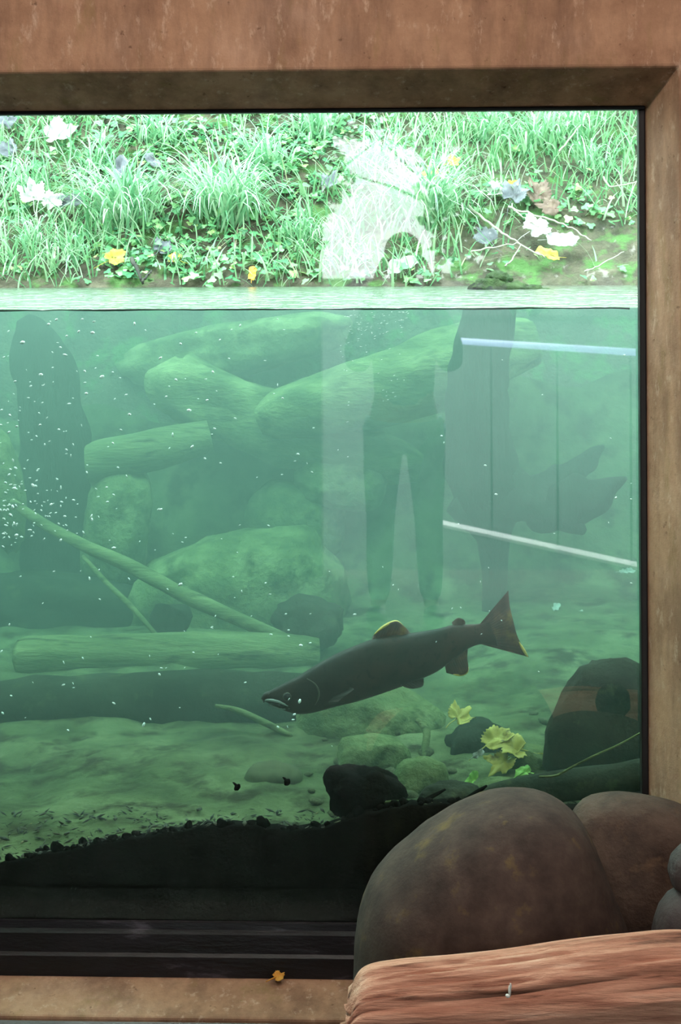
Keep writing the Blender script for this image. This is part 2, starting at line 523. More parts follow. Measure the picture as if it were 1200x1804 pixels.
def wall_front():
    xs = [XL - 0.2, ox0, ox1, XR + 0.2]
    zs = [-0.3, oz0, oz1, CEIL + 0.2]
    m = MB()
    N = 1
    v, f = [], []
    # room face with the hole
    idx = {}
    for i, x in enumerate(xs):
        for k, z in enumerate(zs):
            idx[i, k] = len(v); v.append((x, WALL_F, z))
    for i in range(3):
        for k in range(3):
            if (i, k) != (1, 1):
                f.append((idx[i, k], idx[i + 1, k], idx[i + 1, k + 1], idx[i, k + 1]))
    # splayed reveal
    a = [idx[1, 1], idx[2, 1], idx[2, 2], idx[1, 2]]
    b = []
    for x, z in ((ix0, iz0), (ix1, iz0), (ix1, iz1), (ix0, iz1)):
        b.append(len(v)); v.append((x, FR, z))
    for k in range(4):
        f.append((a[k], a[(k + 1) % 4], b[(k + 1) % 4], b[k]))
    # square reveal through to the water side
    c = []
    for x, z in ((ix0, iz0), (ix1, iz0), (ix1, iz1), (ix0, iz1)):
        c.append(len(v)); v.append((x, 0.0105, z))
    for k in range(4):
        f.append((b[k], b[(k + 1) % 4], c[(k + 1) % 4], c[k]))
    # river-side face
    xs2 = [xs[0], ix0, ix1, xs[3]]
    zs2 = [zs[0], iz0, iz1, zs[3]]
    id2 = {}
    for i, x in enumerate(xs2):
        for k, z in enumerate(zs2):
            if i in (1, 2) and k in (1, 2):
                id2[i, k] = c[{(1, 1): 0, (2, 1): 1, (2, 2): 2, (1, 2): 3}[i, k]]
            else:
                id2[i, k] = len(v); v.append((x, 0.0105, z))
    for i in range(3):
        for k in range(3):
            if (i, k) != (1, 1):
                f.append((id2[i, k], id2[i, k + 1], id2[i + 1, k + 1], id2[i + 1, k]))
    # outer rim
    for i in range(3):
        f.append((idx[i, 3], idx[i + 1, 3], id2[i + 1, 3], id2[i, 3]))
        f.append((idx[i, 0], id2[i, 0], id2[i + 1, 0], idx[i + 1, 0]))
        f.append((idx[0, i], idx[0, i + 1], id2[0, i + 1], id2[0, i]))
        f.append((idx[3, i], id2[3, i], id2[3, i + 1], idx[3, i + 1]))
    o = build('wall_front', v, f, M['concrete'], smooth=False)
    md = o.modifiers.new('soft_edges', 'BEVEL')
    md.width = 0.005; md.segments = 2; md.limit_method = 'ANGLE'; md.angle_limit = math.radians(18)
    tag(o, 'brown weathered concrete wall with splayed opening around the viewing window', 'wall', kind='structure')
wall_front()

def slab(name, box, m, label, cat):
    o = build(name, *boxv(*box), m, smooth=False)
    return tag(o, label, cat, kind='structure')
slab('floor', (XL - 0.2, XR + 0.2, BACK_Y - 0.2, WALL_F, -0.2, 0.0), M['floor'], 'dark concrete floor of the viewing room', 'floor')
slab('ceiling', (XL - 0.2, XR + 0.2, BACK_Y - 0.2, WALL_F, CEIL, CEIL + 0.2), M['room_wall'], 'plain plaster ceiling over the viewing room', 'ceiling')
slab('wall_left', (XL - 0.2, XL, BACK_Y, WALL_F, 0, CEIL), M['room_wall'], 'plaster side wall far along the window', 'wall')
slab('wall_right', (XR, XR + 0.2, BACK_Y, WALL_F, 0, CEIL), M['room_wall'], 'plaster side wall beyond the boulders', 'wall')
# back wall with the daylight doorway that the pane mirrors
dx0, dx1 = at(567, 900, -BACK_Y).x, 1.45
dz1 = at(600, 165, -BACK_Y).z
mb = MB()
mb.box(XL, dx0, BACK_Y - 0.2, BACK_Y, 0, CEIL)
mb.box(dx1, XR, BACK_Y - 0.2, BACK_Y, 0, CEIL)
mb.box(dx0, dx1, BACK_Y - 0.2, BACK_Y, dz1, CEIL)
tag(build('wall_back', mb.v, mb.f, M['room_wall'], smooth=False), 'plaster back wall with open doorway mirrored in the glass', 'wall', kind='structure')

# low kerb that holds the display rocks
kz = at(300, 1796, -0.72).z
o = build('trim_1', *boxv(-3.4, 2.4, -1.0, -0.72, 0.0, kz), M['kerb'], smooth=False)
md = o.modifiers.new('soft', 'BEVEL'); md.width = 0.012; md.segments = 2
tag(o, 'dark grey concrete kerb beneath the driftwood', 'kerb', kind='structure')

# ------------------------------------------------------------------ window
win = empty('window_1', ((ix0 + ix1) / 2, 0, iz0))
tag(win, 'large fixed underwater viewing pane in a black metal frame', 'window', kind='structure')
gx1 = at(1125, 900, 0.0).x
gz1 = at(1120, 195, 0.0).z
gz0 = at(300, 1640, FR).z
fx1 = ix1
gl = build('pane', *boxv(ix0 + 0.004, ix1 - 0.003, 0.0, 0.010, iz0 + 0.02, iz1 - 0.003), M['glass'], win, (0, 0, 1.0), smooth=False)
def bar(name, box, m):
    o = build(name, *boxv(*box), m, win, ((box[0] + box[1]) / 2, (box[2] + box[3]) / 2, (box[4] + box[5]) / 2), smooth=False)
    md = o.modifiers.new('soft', 'BEVEL'); md.width = 0.003; md.segments = 2
    return o
bar('frame_top', (ix0, ix1, FR, -0.001, gz1, iz1), M['gasket'])
bar('frame_side', (gx1, ix1, FR, -0.001, gz0, gz1), M['gasket'])
bar('frame_side', (ix0, ix0 + 0.02, FR, -0.001, gz0, gz1), M['gasket'])
# bottom channel: sloping scuffed metal ledge
v = []
prof = [(-0.002, gz0 + 0.012), (-0.010, gz0 + 0.010), (-0.012, gz0 - 0.004), (-0.024, gz0 - 0.010), (-0.027, gz0 - 0.05), (-0.034, gz0 - 0.056), (-0.036, iz0 - 0.001), (-0.002, iz0 - 0.001)]
for x in (ix0, ix1):
    for y, z in prof:
        v.append((x, y, z))
n = len(prof)
f = [(k, (k + 1) % n, n + (k + 1) % n, n + k) for k in range(n)] + [tuple(range(n)), tuple(range(n, 2 * n))]
build('frame_bottom', v, f, M['channel'], win, (0, -0.02, gz0), smooth=False)
# dark wavy scum line where the water meets the pane
pts, rad = [], []
k = 0
x = ix0 + 0.03
while x < gx1:
    w = ZW + 0.002 * n3(x, 0, 3, 5) + 0.0012 * n3(x, 4, 3, 23)
    pts.append((x, 0.0135, w))
    rad.append(0.0018 * (1 + 0.9 * n3(x, 1, 1, 7)))
    x += 0.02
v, f = tube(pts, [max(r, 0.0006) for r in rad], 6)
build('algae_line', v, f, M['algae'], win, (0, 0.013, ZW))

# ------------------------------------------------------------------ river bed, bank, water
front = [(at(px, py, 0.02).x, at(px, py, 0.02).z) for px, py in
         ((-900, 1560), (-300, 1550), (0, 1524), (60, 1512), (120, 1500), (170, 1488), (230, 1482), (300, 1470), (360, 1462), (430, 1460), (500, 1464), (565, 1468), (640, 1440),
          (700, 1425), (800, 1420), (900, 1425), (1000, 1428), (1125, 1405), (1400, 1400))]

def H(x, y):
    P = lerp_table(front, x)
    bed = 0.35 + 0.055 * sstep(-0.3, 0.7, x) + 0.035 * fbm(x, y, 0.3, 1.7, 3) + 0.05 * sstep(1.5, 3, y)
    w = math.exp(-max(0, y - 0.02) / 0.16)
    z = P * w + bed * (1 - w) + 0.012 * fbm(x, y, 5, 9, 2) * (1 - 0.3 * w)
    ys = y - 0.13 * fbm(x, 0, 2, 1.3, 2)
    if ys > 2.5:
        up = sstep(2.5, 3.2, ys)
        z = z + (ZW + 0.05 - z) * up
    if ys > 3.0:
        s = ys - 3.0
        z = max(z, ZW - 0.04 + 0.86 * s - 0.09 * max(0, s - 1.0) ** 2)
        z += (0.05 * fbm(x, y, 1, 2.2, 3) + 0.02 * fbm(x, y, 1, 9, 2)) * sstep(0, 0.3, s)
    return z

ys = [0.02 + 0.025 * i for i in range(24)]
while ys[-1] < 4.6: ys.append(ys[-1] + 0.045)
while ys[-1] < 7.5: ys.append(ys[-1] + 0.2)
xs = [-4.2 + 0.05 * i for i in range(169)]
hv, fb, fk = [], [], []
for y in ys:
    for x in xs:
        hv.append((x, y, H(x, y)))
nx = len(xs)
ysplit = max(i for i, y in enumerate(ys) if y < 2.95)
for j in range(len(ys) - 1):
    for i in range(nx - 1):
        q = (j * nx + i, j * nx + i + 1, (j + 1) * nx + i + 1, (j + 1) * nx + i)
        (fb if j < ysplit else fk).append(q)
def sub(vs, fs):
    used = sorted({i for q in fs for i in q})
    r = {k: n for n, k in enumerate(used)}
    return [vs[k] for k in used], [tuple(r[i] for i in q) for q in fs]
tag(build('ground_river_bed', *sub(hv, fb), M['bed']), 'silty green river bed stretching away under the water', 'river bed', kind='structure')
tag(build('ground_bank', *sub(hv, fk), M['bank']), 'dark soil bank rising from the water behind the window', 'bank', kind='structure')
v, f = [], []
for x in [-4.2 + 0.0125 * i for i in range(673)]:
    z = H(x, 0.02) + 0.006 * n3(x, 0, 0, 40) + 0.004
    v += [(x, 0.0135, z), (x, 0.0135, -0.25), (x, 0.06, z - 0.002)]
for i in range(672):
    f += [(3 * i, 3 * i + 3, 3 * i + 4, 3 * i + 1), (3 * i, 3 * i + 2, 3 * i + 5, 3 * i + 3)]
tag(build('ground_mud', v, f, M['mud']), 'black mud packed against the foot of the glass', 'mud', kind='structure')

wb = boxv(-4.15, 4.15, 0.0125, 3.6, -0.2, ZW)
tag(build('water', *wb, M['water'], smooth=False), 'murky green river water behind the viewing glass', 'water', kind='structure')

def hit(px, py):
    """where a line of sight meets the bank"""
    d = ray(px, py)
    y = 2.6
    while y < 7.3:
        t = (y - CY) / d.y
        x, z = CX + d.x * t, CZ + d.z * t
        if z <= H(x, y):
            return Vector((x, y, H(x, y)))
        y += 0.01
    return Vector((x, y, H(x, y)))

def slope_n(x, y):
    e = 0.05
    return Vector((-(H(x + e, y) - H(x - e, y)) / (2 * e), -(H(x, y + e) - H(x, y - e)) / (2 * e), 1)).normalized()

# ------------------------------------------------------------------ added fill lights that brighten the room, unseen above the view
def ceiling_fill(x, y, label):
    t = empty('ceiling_fill', (x, y, CEIL - 0.06))
    tag(t, label, 'fill light', 'added fill lights of the viewing room')
    build('fill_housing', *boxv(x - 0.35, x + 0.35, y - 0.1, y + 0.1, CEIL - 0.05, CEIL - 0.001), M['gasket'], t, (x, y, CEIL - 0.03), smooth=False)
    ld = bpy.data.lights.new('fill_light', 'AREA')
    ld.shape = 'RECTANGLE'; ld.size = 0.66; ld.size_y = 0.16
    ld.energy = FILL_POWER; ld.color = FILL_TINT
    lo = bpy.data.objects.new('fill_light', ld); col.objects.link(lo)
    lo.parent = t; lo.location = (0, 0, 0)
ceiling_fill(-0.75, -1.35, 'added unseen fill light above the bare end of the sill')
ceiling_fill(0.75, -1.35, 'added unseen fill light above the foreground boulders')

# ------------------------------------------------------------------ salmon
def fish_mat():
    m, nt, b = base_mat('salmon_skin')
    c = ramp(nt, noise_node(nt, 9, 5, 0.6), [(0.3, (0.006, 0.006, 0.004)), (0.5, (0.016, 0.011, 0.008)), (0.70, (0.048, 0.018, 0.012))])
    k = ramp(nt, noise_node(nt, 60, 3, 0.5), [(0.32, (0.35, 0.35, 0.35)), (0.42, (1, 1, 1))])
    c = mixc(nt, 1.0, c, k, 'MULTIPLY')
    nt.links.new(c, b.inputs['Base Color'])
    b.inputs['Roughness'].default_value = 0.5
    b.inputs['Specular IOR Level'].default_value = 0.25
    bump(nt, b, noise_node(nt, 160, 2, 0.5), 0.2, 0.002)
    return m
M['fish'] = fish_mat()
M['fin'] = fin_mat()
M['eye'] = plain('fish_eye', (0.01, 0.01, 0.012), 0.08)
M['eye_ring'] = plain('eye_ring', (0.07, 0.065, 0.04), 0.4)
M['teeth'] = plain('pale_jaw', (0.32, 0.36, 0.35), 0.5)
M['fin_tip'] = plain('pale_fin_edge', (0.75, 0.52, 0.14), 0.5)

def fz(x, y):   # pixel of the enlarged study crop -> photograph pixel
    return 440 + x / 2.308, 1020 + y / 2.308
def fY(x):      # the body lies a little away from the pane towards the tail
    return 0.34 + 0.14 * x / 1100.0

def salmon():
    st = [  # top, bottom, half width (crop pixels)
        ((54, 487), (62, 497), 3), ((60, 474), (74, 503), 11), ((76, 458), (92, 512), 21), ((108, 440), (122, 524), 30), ((150, 418), (160, 540), 38), ((200, 393), (206, 549), 46), ((258, 356), (268, 541), 55),
        ((340, 309), (352, 518), 62), ((430, 270), (440, 497), 66), ((520, 238), (530, 468), 66), ((610, 226), (616, 438), 62),
        ((690, 215), (698, 406), 56), ((760, 203), (770, 372), 47), ((830, 186), (838, 318), 36), ((890, 184), (892, 282), 26), ((930, 182), (936, 266), 19), ((965, 172), (985, 268), 11), ((985, 168), (1010, 275), 4)]
    st = spline([(a[0], a[1], b[0], b[1], w) for a, b, w in st], 4)
    seg = 24
    root = empty('salmon', at(*fz(500, 370), 0.40))
    tag(root, 'dark reddish-brown salmon with hooked jaw swimming above the river bed', 'fish')
    v, f = [], []
    for tx, ty, bx, by, w in st:
        Y = fY((tx + bx) / 2)
        T, B = at(*fz(tx, ty), Y), at(*fz(bx, by), Y)
        c, h = (T + B) / 2, (T - B) / 2
        hw = w / 2.308 / ppm(Y)
        for k in range(seg):
            th = 2 * PI * k / seg
            cs, sn = math.cos(th), math.sin(th)
            wd = hw * math.copysign(abs(cs) ** 0.85, cs)
            v.append(c + h * sn + Vector((0.12, 1, 0)) * wd)
    n = len(st)
    for i in range(n - 1):
        for k in range(seg):
            k2 = (k + 1) % seg
            f.append((i * seg + k, i * seg + k2, (i + 1) * seg + k2, (i + 1) * seg + k))
    f.append(tuple(range(seg))); f.append(tuple((n - 1) * seg + k for k in range(seg)))
    body = build('body', v, f, M['fish'], root, root.location)

    def hw_at(x):
        best = min(st, key=lambda s: abs((s[0] + s[2]) / 2 - x))
        return best[4] / 2.308 / ppm(fY(x))

    def fin(name, base, edge, dy=0.0, splay=0.0, tip=None, rays=14, m='fin'):
        """base and edge: polylines in crop pixels; a thin webbed fin with raised rays"""
        bs = spline(base, 6); es = spline(edge, 6)
        n = 4 * rays
        def samp(pl, t):
            s = t * (len(pl) - 1); i = min(int(s), len(pl) - 2); q = s - i
            return (pl[i][0] + (pl[i + 1][0] - pl[i][0]) * q, pl[i][1] + (pl[i + 1][1] - pl[i][1]) * q)
        rows = 7
        vv, ff = [], []
        for side in (1, -1):
            for i in range(n + 1):
                t = i / n
                a, b = samp(bs, t), samp(es, t)
                for r in range(rows):
                    q = r / (rows - 1)
                    x, y = a[0] + (b[0] - a[0]) * q, a[1] + (b[1] - a[1]) * q
                    th = 0.0022 * (1 - 0.75 * q) + (0.0011 if i % 4 == 0 else 0.0) * (1 - 0.5 * q)
                    wave = 0.006 * q * math.sin(t * 7 + 1)
                    vv.append(at(*fz(x, y), fY(x) + dy + splay * q + side * th + wave))
        o = (n + 1) * rows
        for i in range(n):
            for r in range(rows - 1):
                q = (i * rows + r, (i + 1) * rows + r, (i + 1) * rows + r + 1, i * rows + r + 1)
                ff.append(q); ff.append(tuple(reversed([k + o for k in q])))
            ff.append((i * rows + rows - 1, (i + 1) * rows + rows - 1, o + (i + 1) * rows + rows - 1, o + i * rows + rows - 1))
        for i in (0, n):
            for r in range(rows - 1):
                ff.append((i * rows + r, i * rows + r + 1, o + i * rows + r + 1, o + i * rows + r))
        fo = build(name, vv, ff, M[m], root, at(*fz(*base[0]), fY(base[0][0]) + dy))
        if tip:
            pp = [samp(es, tip[0] + (tip[1] - tip[0]) * k / 14) for k in range(15)]
            bb = [samp(bs, tip[0] + (tip[1] - tip[0]) * k / 14) for k in range(15)]
            c = []
            for (x, y), (x2, y2) in zip(pp, bb):
                q = 0.97
                c.append(at(*fz(x2 + (x - x2) * q, y2 + (y - y2) * q), fY(x) + dy + splay + 0.006 * math.sin(0)))
            vv, ff = tube(c, [0.0035 * math.sin(PI * (k + 0.6) / 15.2) + 0.0006 for k in range(15)], 8)
            build('fin_edge', vv, ff, M['fin_tip'], fo, c[7])
        return fo
    fin('dorsal_fin', [(498, 246), (560, 236), (655, 226)], [(500, 232), (540, 196), (592, 172), (622, 186), (652, 216)], tip=(0.05, 0.75))
    fin('adipose_fin', [(826, 192), (850, 190), (868, 190)], [(822, 176), (846, 158), (872, 166), (878, 182)], rays=5)
    fin('tail_fin', [(935, 184), (950, 222), (935, 264)], [(1052, 46), (1058, 110), (1074, 178), (1092, 240), (1136, 318)], tip=(0.80, 1.0), rays=18)
    fin('anal_fin', [(792, 345), (840, 312), (888, 280)], [(800, 382), (850, 392), (888, 374), (884, 318)], tip=(0.2, 0.75))
    for s in (-1, 1):
        fin('pelvic_fin', [(612, 432), (650, 422), (690, 408)], [(640, 444), (668, 446), (704, 436), (708, 404)], dy=s * 0.02, splay=s * 0.02, rays=8, m='fish')
        fin('pectoral_fin', [(318, 500), (330, 490), (345, 476)], [(360, 500), (395, 474), (424, 450), (410, 440)], dy=s * 0.052, splay=s * 0.03, rays=8, m='fish')
    # eyes
    for s in (-1, 1):
        c = at(*fz(155, 467), fY(155)) + Vector((0.0, s * 0.0245, 0))
        vv, ff = rock_verts((0.010, 0.006, 0.010), 0, 0.0, 3)
        e = build('eye', [p + c for p in vv], ff, M['eye'], root, c)
        vv, ff = tube([c + Vector((0.0095 * math.cos(a), s * 0.001, 0.0095 * math.sin(a))) for a in [2 * PI * k / 20 for k in range(21)]], [0.0011] * 21, 6)
        build('eye_ring', vv, ff, M['eye_ring'], e, c)
    # jaws: pale hooked lips around the open mouth, and the gill cover edge
    def on_skin(pts, r, name, m, off=1.0, par=root):
        sp = spline(pts, 6)
        c = []
        for x, y in sp:
            s = min(st, key=lambda q: abs((q[0] + q[2]) / 2 - x))
            cy, hh = (s[1] + s[3]) / 2, max(4.0, abs(s[3] - s[1]) / 2)
            u = max(-0.97, min(0.97, (y - cy) / hh))
            hw = s[4] / 2.308 / ppm(fY(x)) * math.sqrt(1 - u * u) ** 0.85
            c.append(at(*fz(x, y), fY(x) - hw * off))
        vv, ff = tube(c, [r * (0.35 + 0.65 * math.sin(PI * (k + 0.5) / len(c))) for k in range(len(c))], 8)
        return build(name, vv, ff, m, par, c[0])
    on_skin([(60, 492), (85, 492), (120, 500), (158, 517)], 0.0040, 'upper_lip', M['teeth'])
    lj = on_skin([(76, 512), (100, 520), (130, 526), (165, 526)], 0.0034, 'lower_jaw', M['teeth'])
    on_skin([(78, 503), (105, 508), (150, 521)], 0.0045, 'mouth', M['eye'])
    on_skin([(232, 405), (268, 430), (282, 470), (262, 515), (230, 540)], 0.0022, 'gill_cover', M['eye_ring'])
    # hooked snout tip
    vv, ff = tube([at(*fz(x, y), fY(x)) for x, y in ((84, 474), (66, 478), (56, 488), (58, 502))], [0.012, 0.010, 0.0065, 0.002], 10)
    build('hooked_snout', vv, ff, M['fish'], root, at(*fz(60, 485), fY(60)))
salmon()

# ------------------------------------------------------------------ foreground boulders, stones and driftwood
o = outline_rock('boulder', [(618, 1900), (619, 1820), (621, 1740), (624, 1660), (632, 1602), (650, 1556), (690, 1510), (745, 1465), (800, 1430), (850, 1410), (900, 1401), (945, 1403), (985, 1418), (1020, 1445), (1046, 1487),
                             (1070, 1545), (1092, 1600), (1108, 1650), (1118, 1720), (1122, 1820), (1110, 1900), (1060, 1975), (870, 1990), (690, 1975)], -0.47, 0.22, 3, M['boulder'], 0.012)
tag(o, 'largest smooth brown boulder standing before the window behind the driftwood', 'boulder')
o = outline_rock('boulder', [(1004, 1440), (1030, 1412), (1075, 1399), (1130, 1404), (1200, 1420), (1270, 1470), (1310, 1580), (1330, 1750), (1310, 1940), (1250, 1990), (1100, 1985), (1010, 1900), (985, 1700), (988, 1540)], -0.30, 0.13, 8, M['boulder2'], 0.03)
tag(o, 'rough russet boulder wedged between the largest boulder and the window corner', 'boulder')
o = outline_rock('stone', [(1150, 1640), (1162, 1598), (1185, 1570), (1225, 1560), (1270, 1590), (1285, 1700), (1280, 1850), (1255, 1960), (1190, 1960), (1150, 1850), (1143, 1730)], -0.58, 0.09, 5, M['grey_stone'], 0.02, 4)
tag(o, 'grey stone at the frame edge just above the driftwood', 'stone')
o = outline_rock('stone', [(1177, 1535), (1184, 1508), (1204, 1488), (1235, 1486), (1260, 1510), (1262, 1545), (1240, 1571), (1205, 1574), (1184, 1560)], -0.57, 0.05, 2, M['grey_stone'], 0.02, 4)
tag(o, 'small round grey stone resting on top of another at the frame edge', 'stone')

def driftwood():
    Y = -0.80
    ctrl = [(612, 1784, 20, 18), (640, 1770, 48, 46), (700, 1768, 62, 62), (800, 1765, 70, 66), (900, 1756, 73, 68), (1000, 1742, 74, 66), (1100, 1730, 74, 66), (1200, 1722, 75, 72), (1300, 1735, 80, 88), (1400, 1750, 84, 95), (1480, 1760, 60, 60)]
    s = spline(ctrl, 22)
    seg = 110
    v, f = [], []
    for i, (px, py, up, dn) in enumerate(s):
        c = at(px, py, Y)
        sc_ = ppm(Y)
        for k in range(seg):
            th = 2 * PI * k / seg
            cs, sn = math.cos(th), math.sin(th)
            r = (up if sn > 0 else dn) / sc_
            g = 0.10 * n3(c.x * 1.2, cs * 3.0 + 4, sn * 3.0, 1.0) + 0.09 * n3(c.x * 1.3, cs * 9, sn * 9 + 2, 1.0) + 0.05 * n3(c.x * 3, cs * 18, sn * 18, 1.0)
            g += 0.05 * (abs(n3(c.x * 1.1, cs * 6 + 9, sn * 6, 1.0)) - 0.25) - 0.13 * max(0, 0.07 - abs(n3(c.x * 0.8, cs * 4 + 2, sn * 4, 1.0))) / 0.07
            # split along the upper flank
            g -= 0.07 * math.exp(-((th - PI * 1.16 - 0.12 * math.sin(c.x * 5)) / 0.07) ** 2)
            endr = 0.35 * n3(cs * 2.2, sn * 2.2, 1.0) * max(0, 1 - i / 16.0)
            v.append(c + Vector((0.05 * endr, 0, 0)) + Vector((0, cs * 0.085 * (1 if i else 0.4), 0)) * (1 + g) + Vector((0, 0, sn * r)) * (1 + g))
    n = len(s)
    for i in range(n - 1):
        for k in range(seg):
            k2 = (k + 1) % seg
            f.append((i * seg + k, i * seg + k2, (i + 1) * seg + k2, (i + 1) * seg + k))
    f.append(tuple(range(seg))); f.append(tuple((n - 1) * seg + k for k in range(seg)))
    root = build('driftwood_log', v, f, M['driftwood'], None, at(900, 1800, Y))
    tag(root, 'reddish weathered driftwood log lying on the kerb before the boulders', 'log')
    # bird dropping on its front
    c = at(898, 1746, Y - 0.086)
    mb = MB()
    for (dx, dz, rx, rz) in ((0, 0, 0.0022, 0.010), (0.0015, 0.008, 0.0018, 0.006), (-0.003, -0.008, 0.004, 0.0035)):
        vv, ff = rock_verts((rx, 0.0035, rz), 3, 0.2, 2)
        mb.add([p + c + Vector((dx, 0, dz)) for p in vv], ff)
    d = build('dropping', mb.v, mb.f, M['dropping'], root, c)
    d['label'] = 'white dropping streak'
driftwood()

# orange leaf scrap on the sill
def leaf_mesh(name, size, seed, lobes=5, curl=0.25, thick=0.0008):
    """lobed autumn leaf with a bent blade"""
    N = 72
    v, f = [], []
    rings = 4
    rnd = random.Random(seed)
    ph = rnd.random() * 6
    jit = [rnd.uniform(0.8, 1.15) for _ in range(5)]
    def outline(a):
        a = (a + PI) % (2 * PI) - PI
        if lobes == 0:                                  # plain oval leaf
            return (0.40 + 0.60 * abs(math.cos(a)) ** 2.2) * (1 + 0.05 * math.sin(a * 9 + ph))
        if lobes == 3:
            L = [(0.0, 1.0, 0.62), (1.15, 0.80, 0.66), (-1.15, 0.80, 0.66)]
        else:
            L = [(0.0, 1.0, 0.42), (0.92, 0.90, 0.40), (-0.92, 0.90, 0.40), (1.85, 0.62, 0.42), (-1.85, 0.62, 0.42)]
        r = 0.60 if abs(a) < 2.5 else 0.60 - 0.35 * (abs(a) - 2.5) / 0.64
        for k, (c, l, w) in enumerate(L):
            d = abs(a - c) / w
            if d < 1:
                r = max(r, l * jit[k] * (1 - d) ** 0.9 + 0.55 * d)
        return r * (1 + 0.07 * math.sin(a * 23 + ph))
    def pos(a, q):
        r = outline(a) * size * q
        x, y = r * math.cos(a), r * math.sin(a)
        z = curl * size * (0.9 * (x / size) ** 2 * math.sin(ph) + 1.6 * (y / size) ** 2) + 0.32 * size * n3(x / size + seed, y / size, 0.5, 2.4)
        return Vector((x, y, z))
    for side in (0, 1):
        b = len(v)
        v.append(Vector((0, 0, side * thick)))
        for r in range(1, rings + 1):
            for k in range(N):
                v.append(pos(2 * PI * k / N, r / rings) + Vector((0, 0, side * thick)))
        for k in range(N):
            k2 = (k + 1) % N
            f.append((b, b + 1 + k, b + 1 + k2))
            for r in range(rings - 1):
                f.append((b + 1 + r * N + k, b + 1 + (r + 1) * N + k, b + 1 + (r + 1) * N + k2, b + 1 + r * N + k2))
    o = 1 + rings * N
    for k in range(N):
        k2 = (k + 1) % N
        a = 1 + (rings - 1) * N
        f.append((a + k, a + k2, o + a + k2, o + a + k))
    return mesh(name, v, f)

def leaf_object(name, pos, size, seed, m, normal, spin, label, lobes=5, curl=0.25, group=None):
    me = leaf_mesh(name, size, seed, lobes, curl)
    o = link(name, me, m)
    q = Vector(normal).normalized().to_track_quat('Z', 'Y')
    o.rotation_mode = 'QUATERNION'
    from mathutils import Quaternion
    o.rotation_quaternion = q @ Quaternion((0, 0, 1), spin)
    o.location = pos
    # stalk
    vv, ff = tube([Vector((-0.2 * size, 0, 0.002)), Vector((-0.9 * size, 0.05 * size, 0.02 * size)), Vector((-1.5 * size, -0.05 * size, 0.12 * size))], [0.0016, 0.0014, 0.0010], 5)
    st = link('stalk', mesh('stalk', vv, ff), m, o)
    tag(o, label, 'leaf', group)
    return o

c = at(490, 1722, -0.040)
leaf_object('fallen_leaf', c + Vector((0, -0.01, 0.006)), 0.020, 4, M['leaf_orange'], (0.1, -0.5, 1), 0.4, 'small orange leaf scrap lying on the concrete sill', 3, 0.1)

# ------------------------------------------------------------------ under water: logs, branches, stump, boulders
def limb(name, ctrl, m, label, cat, rough=0.12, seg=14, n=6, seed=0.0, parts=(), fs=6.0):
    v, f = px_tube(ctrl, n, seg, rough, seed, fs=fs)
    mid = ctrl[len(ctrl) // 2]
    o = build(name, v, f, m, None, at(mid[0], mid[1], mid[2]))
    if label: tag(o, label, cat)
    for pn, pc, pm in parts:
        v, f = px_tube(pc, n, 14, rough * 2.0, seed + 3, fs=9.0)
        build(pn, v, f, pm, o, at(pc[0][0], pc[0][1], pc[0][2]))
    return o

stump = limb('sunken_stump', [(868, 497, 2.30, 20), (866, 512, 2.30, 40), (862, 545, 2.30, 46), (850, 620, 2.30, 50), (838, 700, 2.30, 56), (845, 790, 2.30, 60), (856, 860, 2.30, 62), (866, 915, 2.30, 44), (872, 960, 2.32, 28), (872, 1020, 2.34, 22), (868, 1110, 2.36, 18)],
     M['dark_wood'], 'tall dark snag standing in the water with its mossy top above the surface', 'snag', 0.22, 18, 6, 2.0,
     parts=[('root', [(860, 860, 2.30, 46), (920, 875, 2.27, 40), (970, 895, 2.24, 36), (1015, 880, 2.2, 40), (1050, 872, 2.19, 30), (1078, 856, 2.18, 16), (1104, 842, 2.16, 3)], M['dark_wood']),
            ('root', [(930, 860, 2.4, 22), (985, 850, 2.46, 28), (1025, 820, 2.5, 20), (1045, 800, 2.54, 12), (1064, 786, 2.56, 3)], M['dark_wood']),
            ('root', [(940, 880, 2.24, 30), (975, 905, 2.22, 28), (1010, 925, 2.2, 18), (1030, 938, 2.2, 6)], M['dark_wood']),
            ('root', [(800, 880, 2.28, 26), (830, 900, 2.28, 30), (850, 925, 2.28, 20)], M['dark_wood'])])
mc = at(880, 505, 2.28)
mb = MB()
for dx, dz, r in ((-0.02, 0, 0.06), (0.05, -0.012, 0.05), (0.11, -0.018, 0.04), (0.16, -0.022, 0.028), (0.0, 0.03, 0.04)):
    vv, ff = rock_verts((r * 1.15, r, r * 0.62), dx * 50, 0.35, 3, freq=2.5)
    mb.add([p + mc + Vector((dx, 0, dz)) for p in vv], ff)
build('moss_cap', mb.v, mb.f, M['moss'], stump, mc)

limb('sunken_post', [(40, 560, 2.72, 12), (52, 580, 2.72, 30), (66, 615, 2.70, 46), (80, 660, 2.68, 52), (86, 720, 2.65, 55), (96, 800, 2.62, 62), (100, 880, 2.6, 60), (112, 980, 2.58, 72), (118, 1080, 2.56, 90)], M['dark_wood'],
     'thick dark trunk standing deep in the murk beside the pale boulders', 'trunk', 0.30, 20, 6, 4.0, fs=5.0)

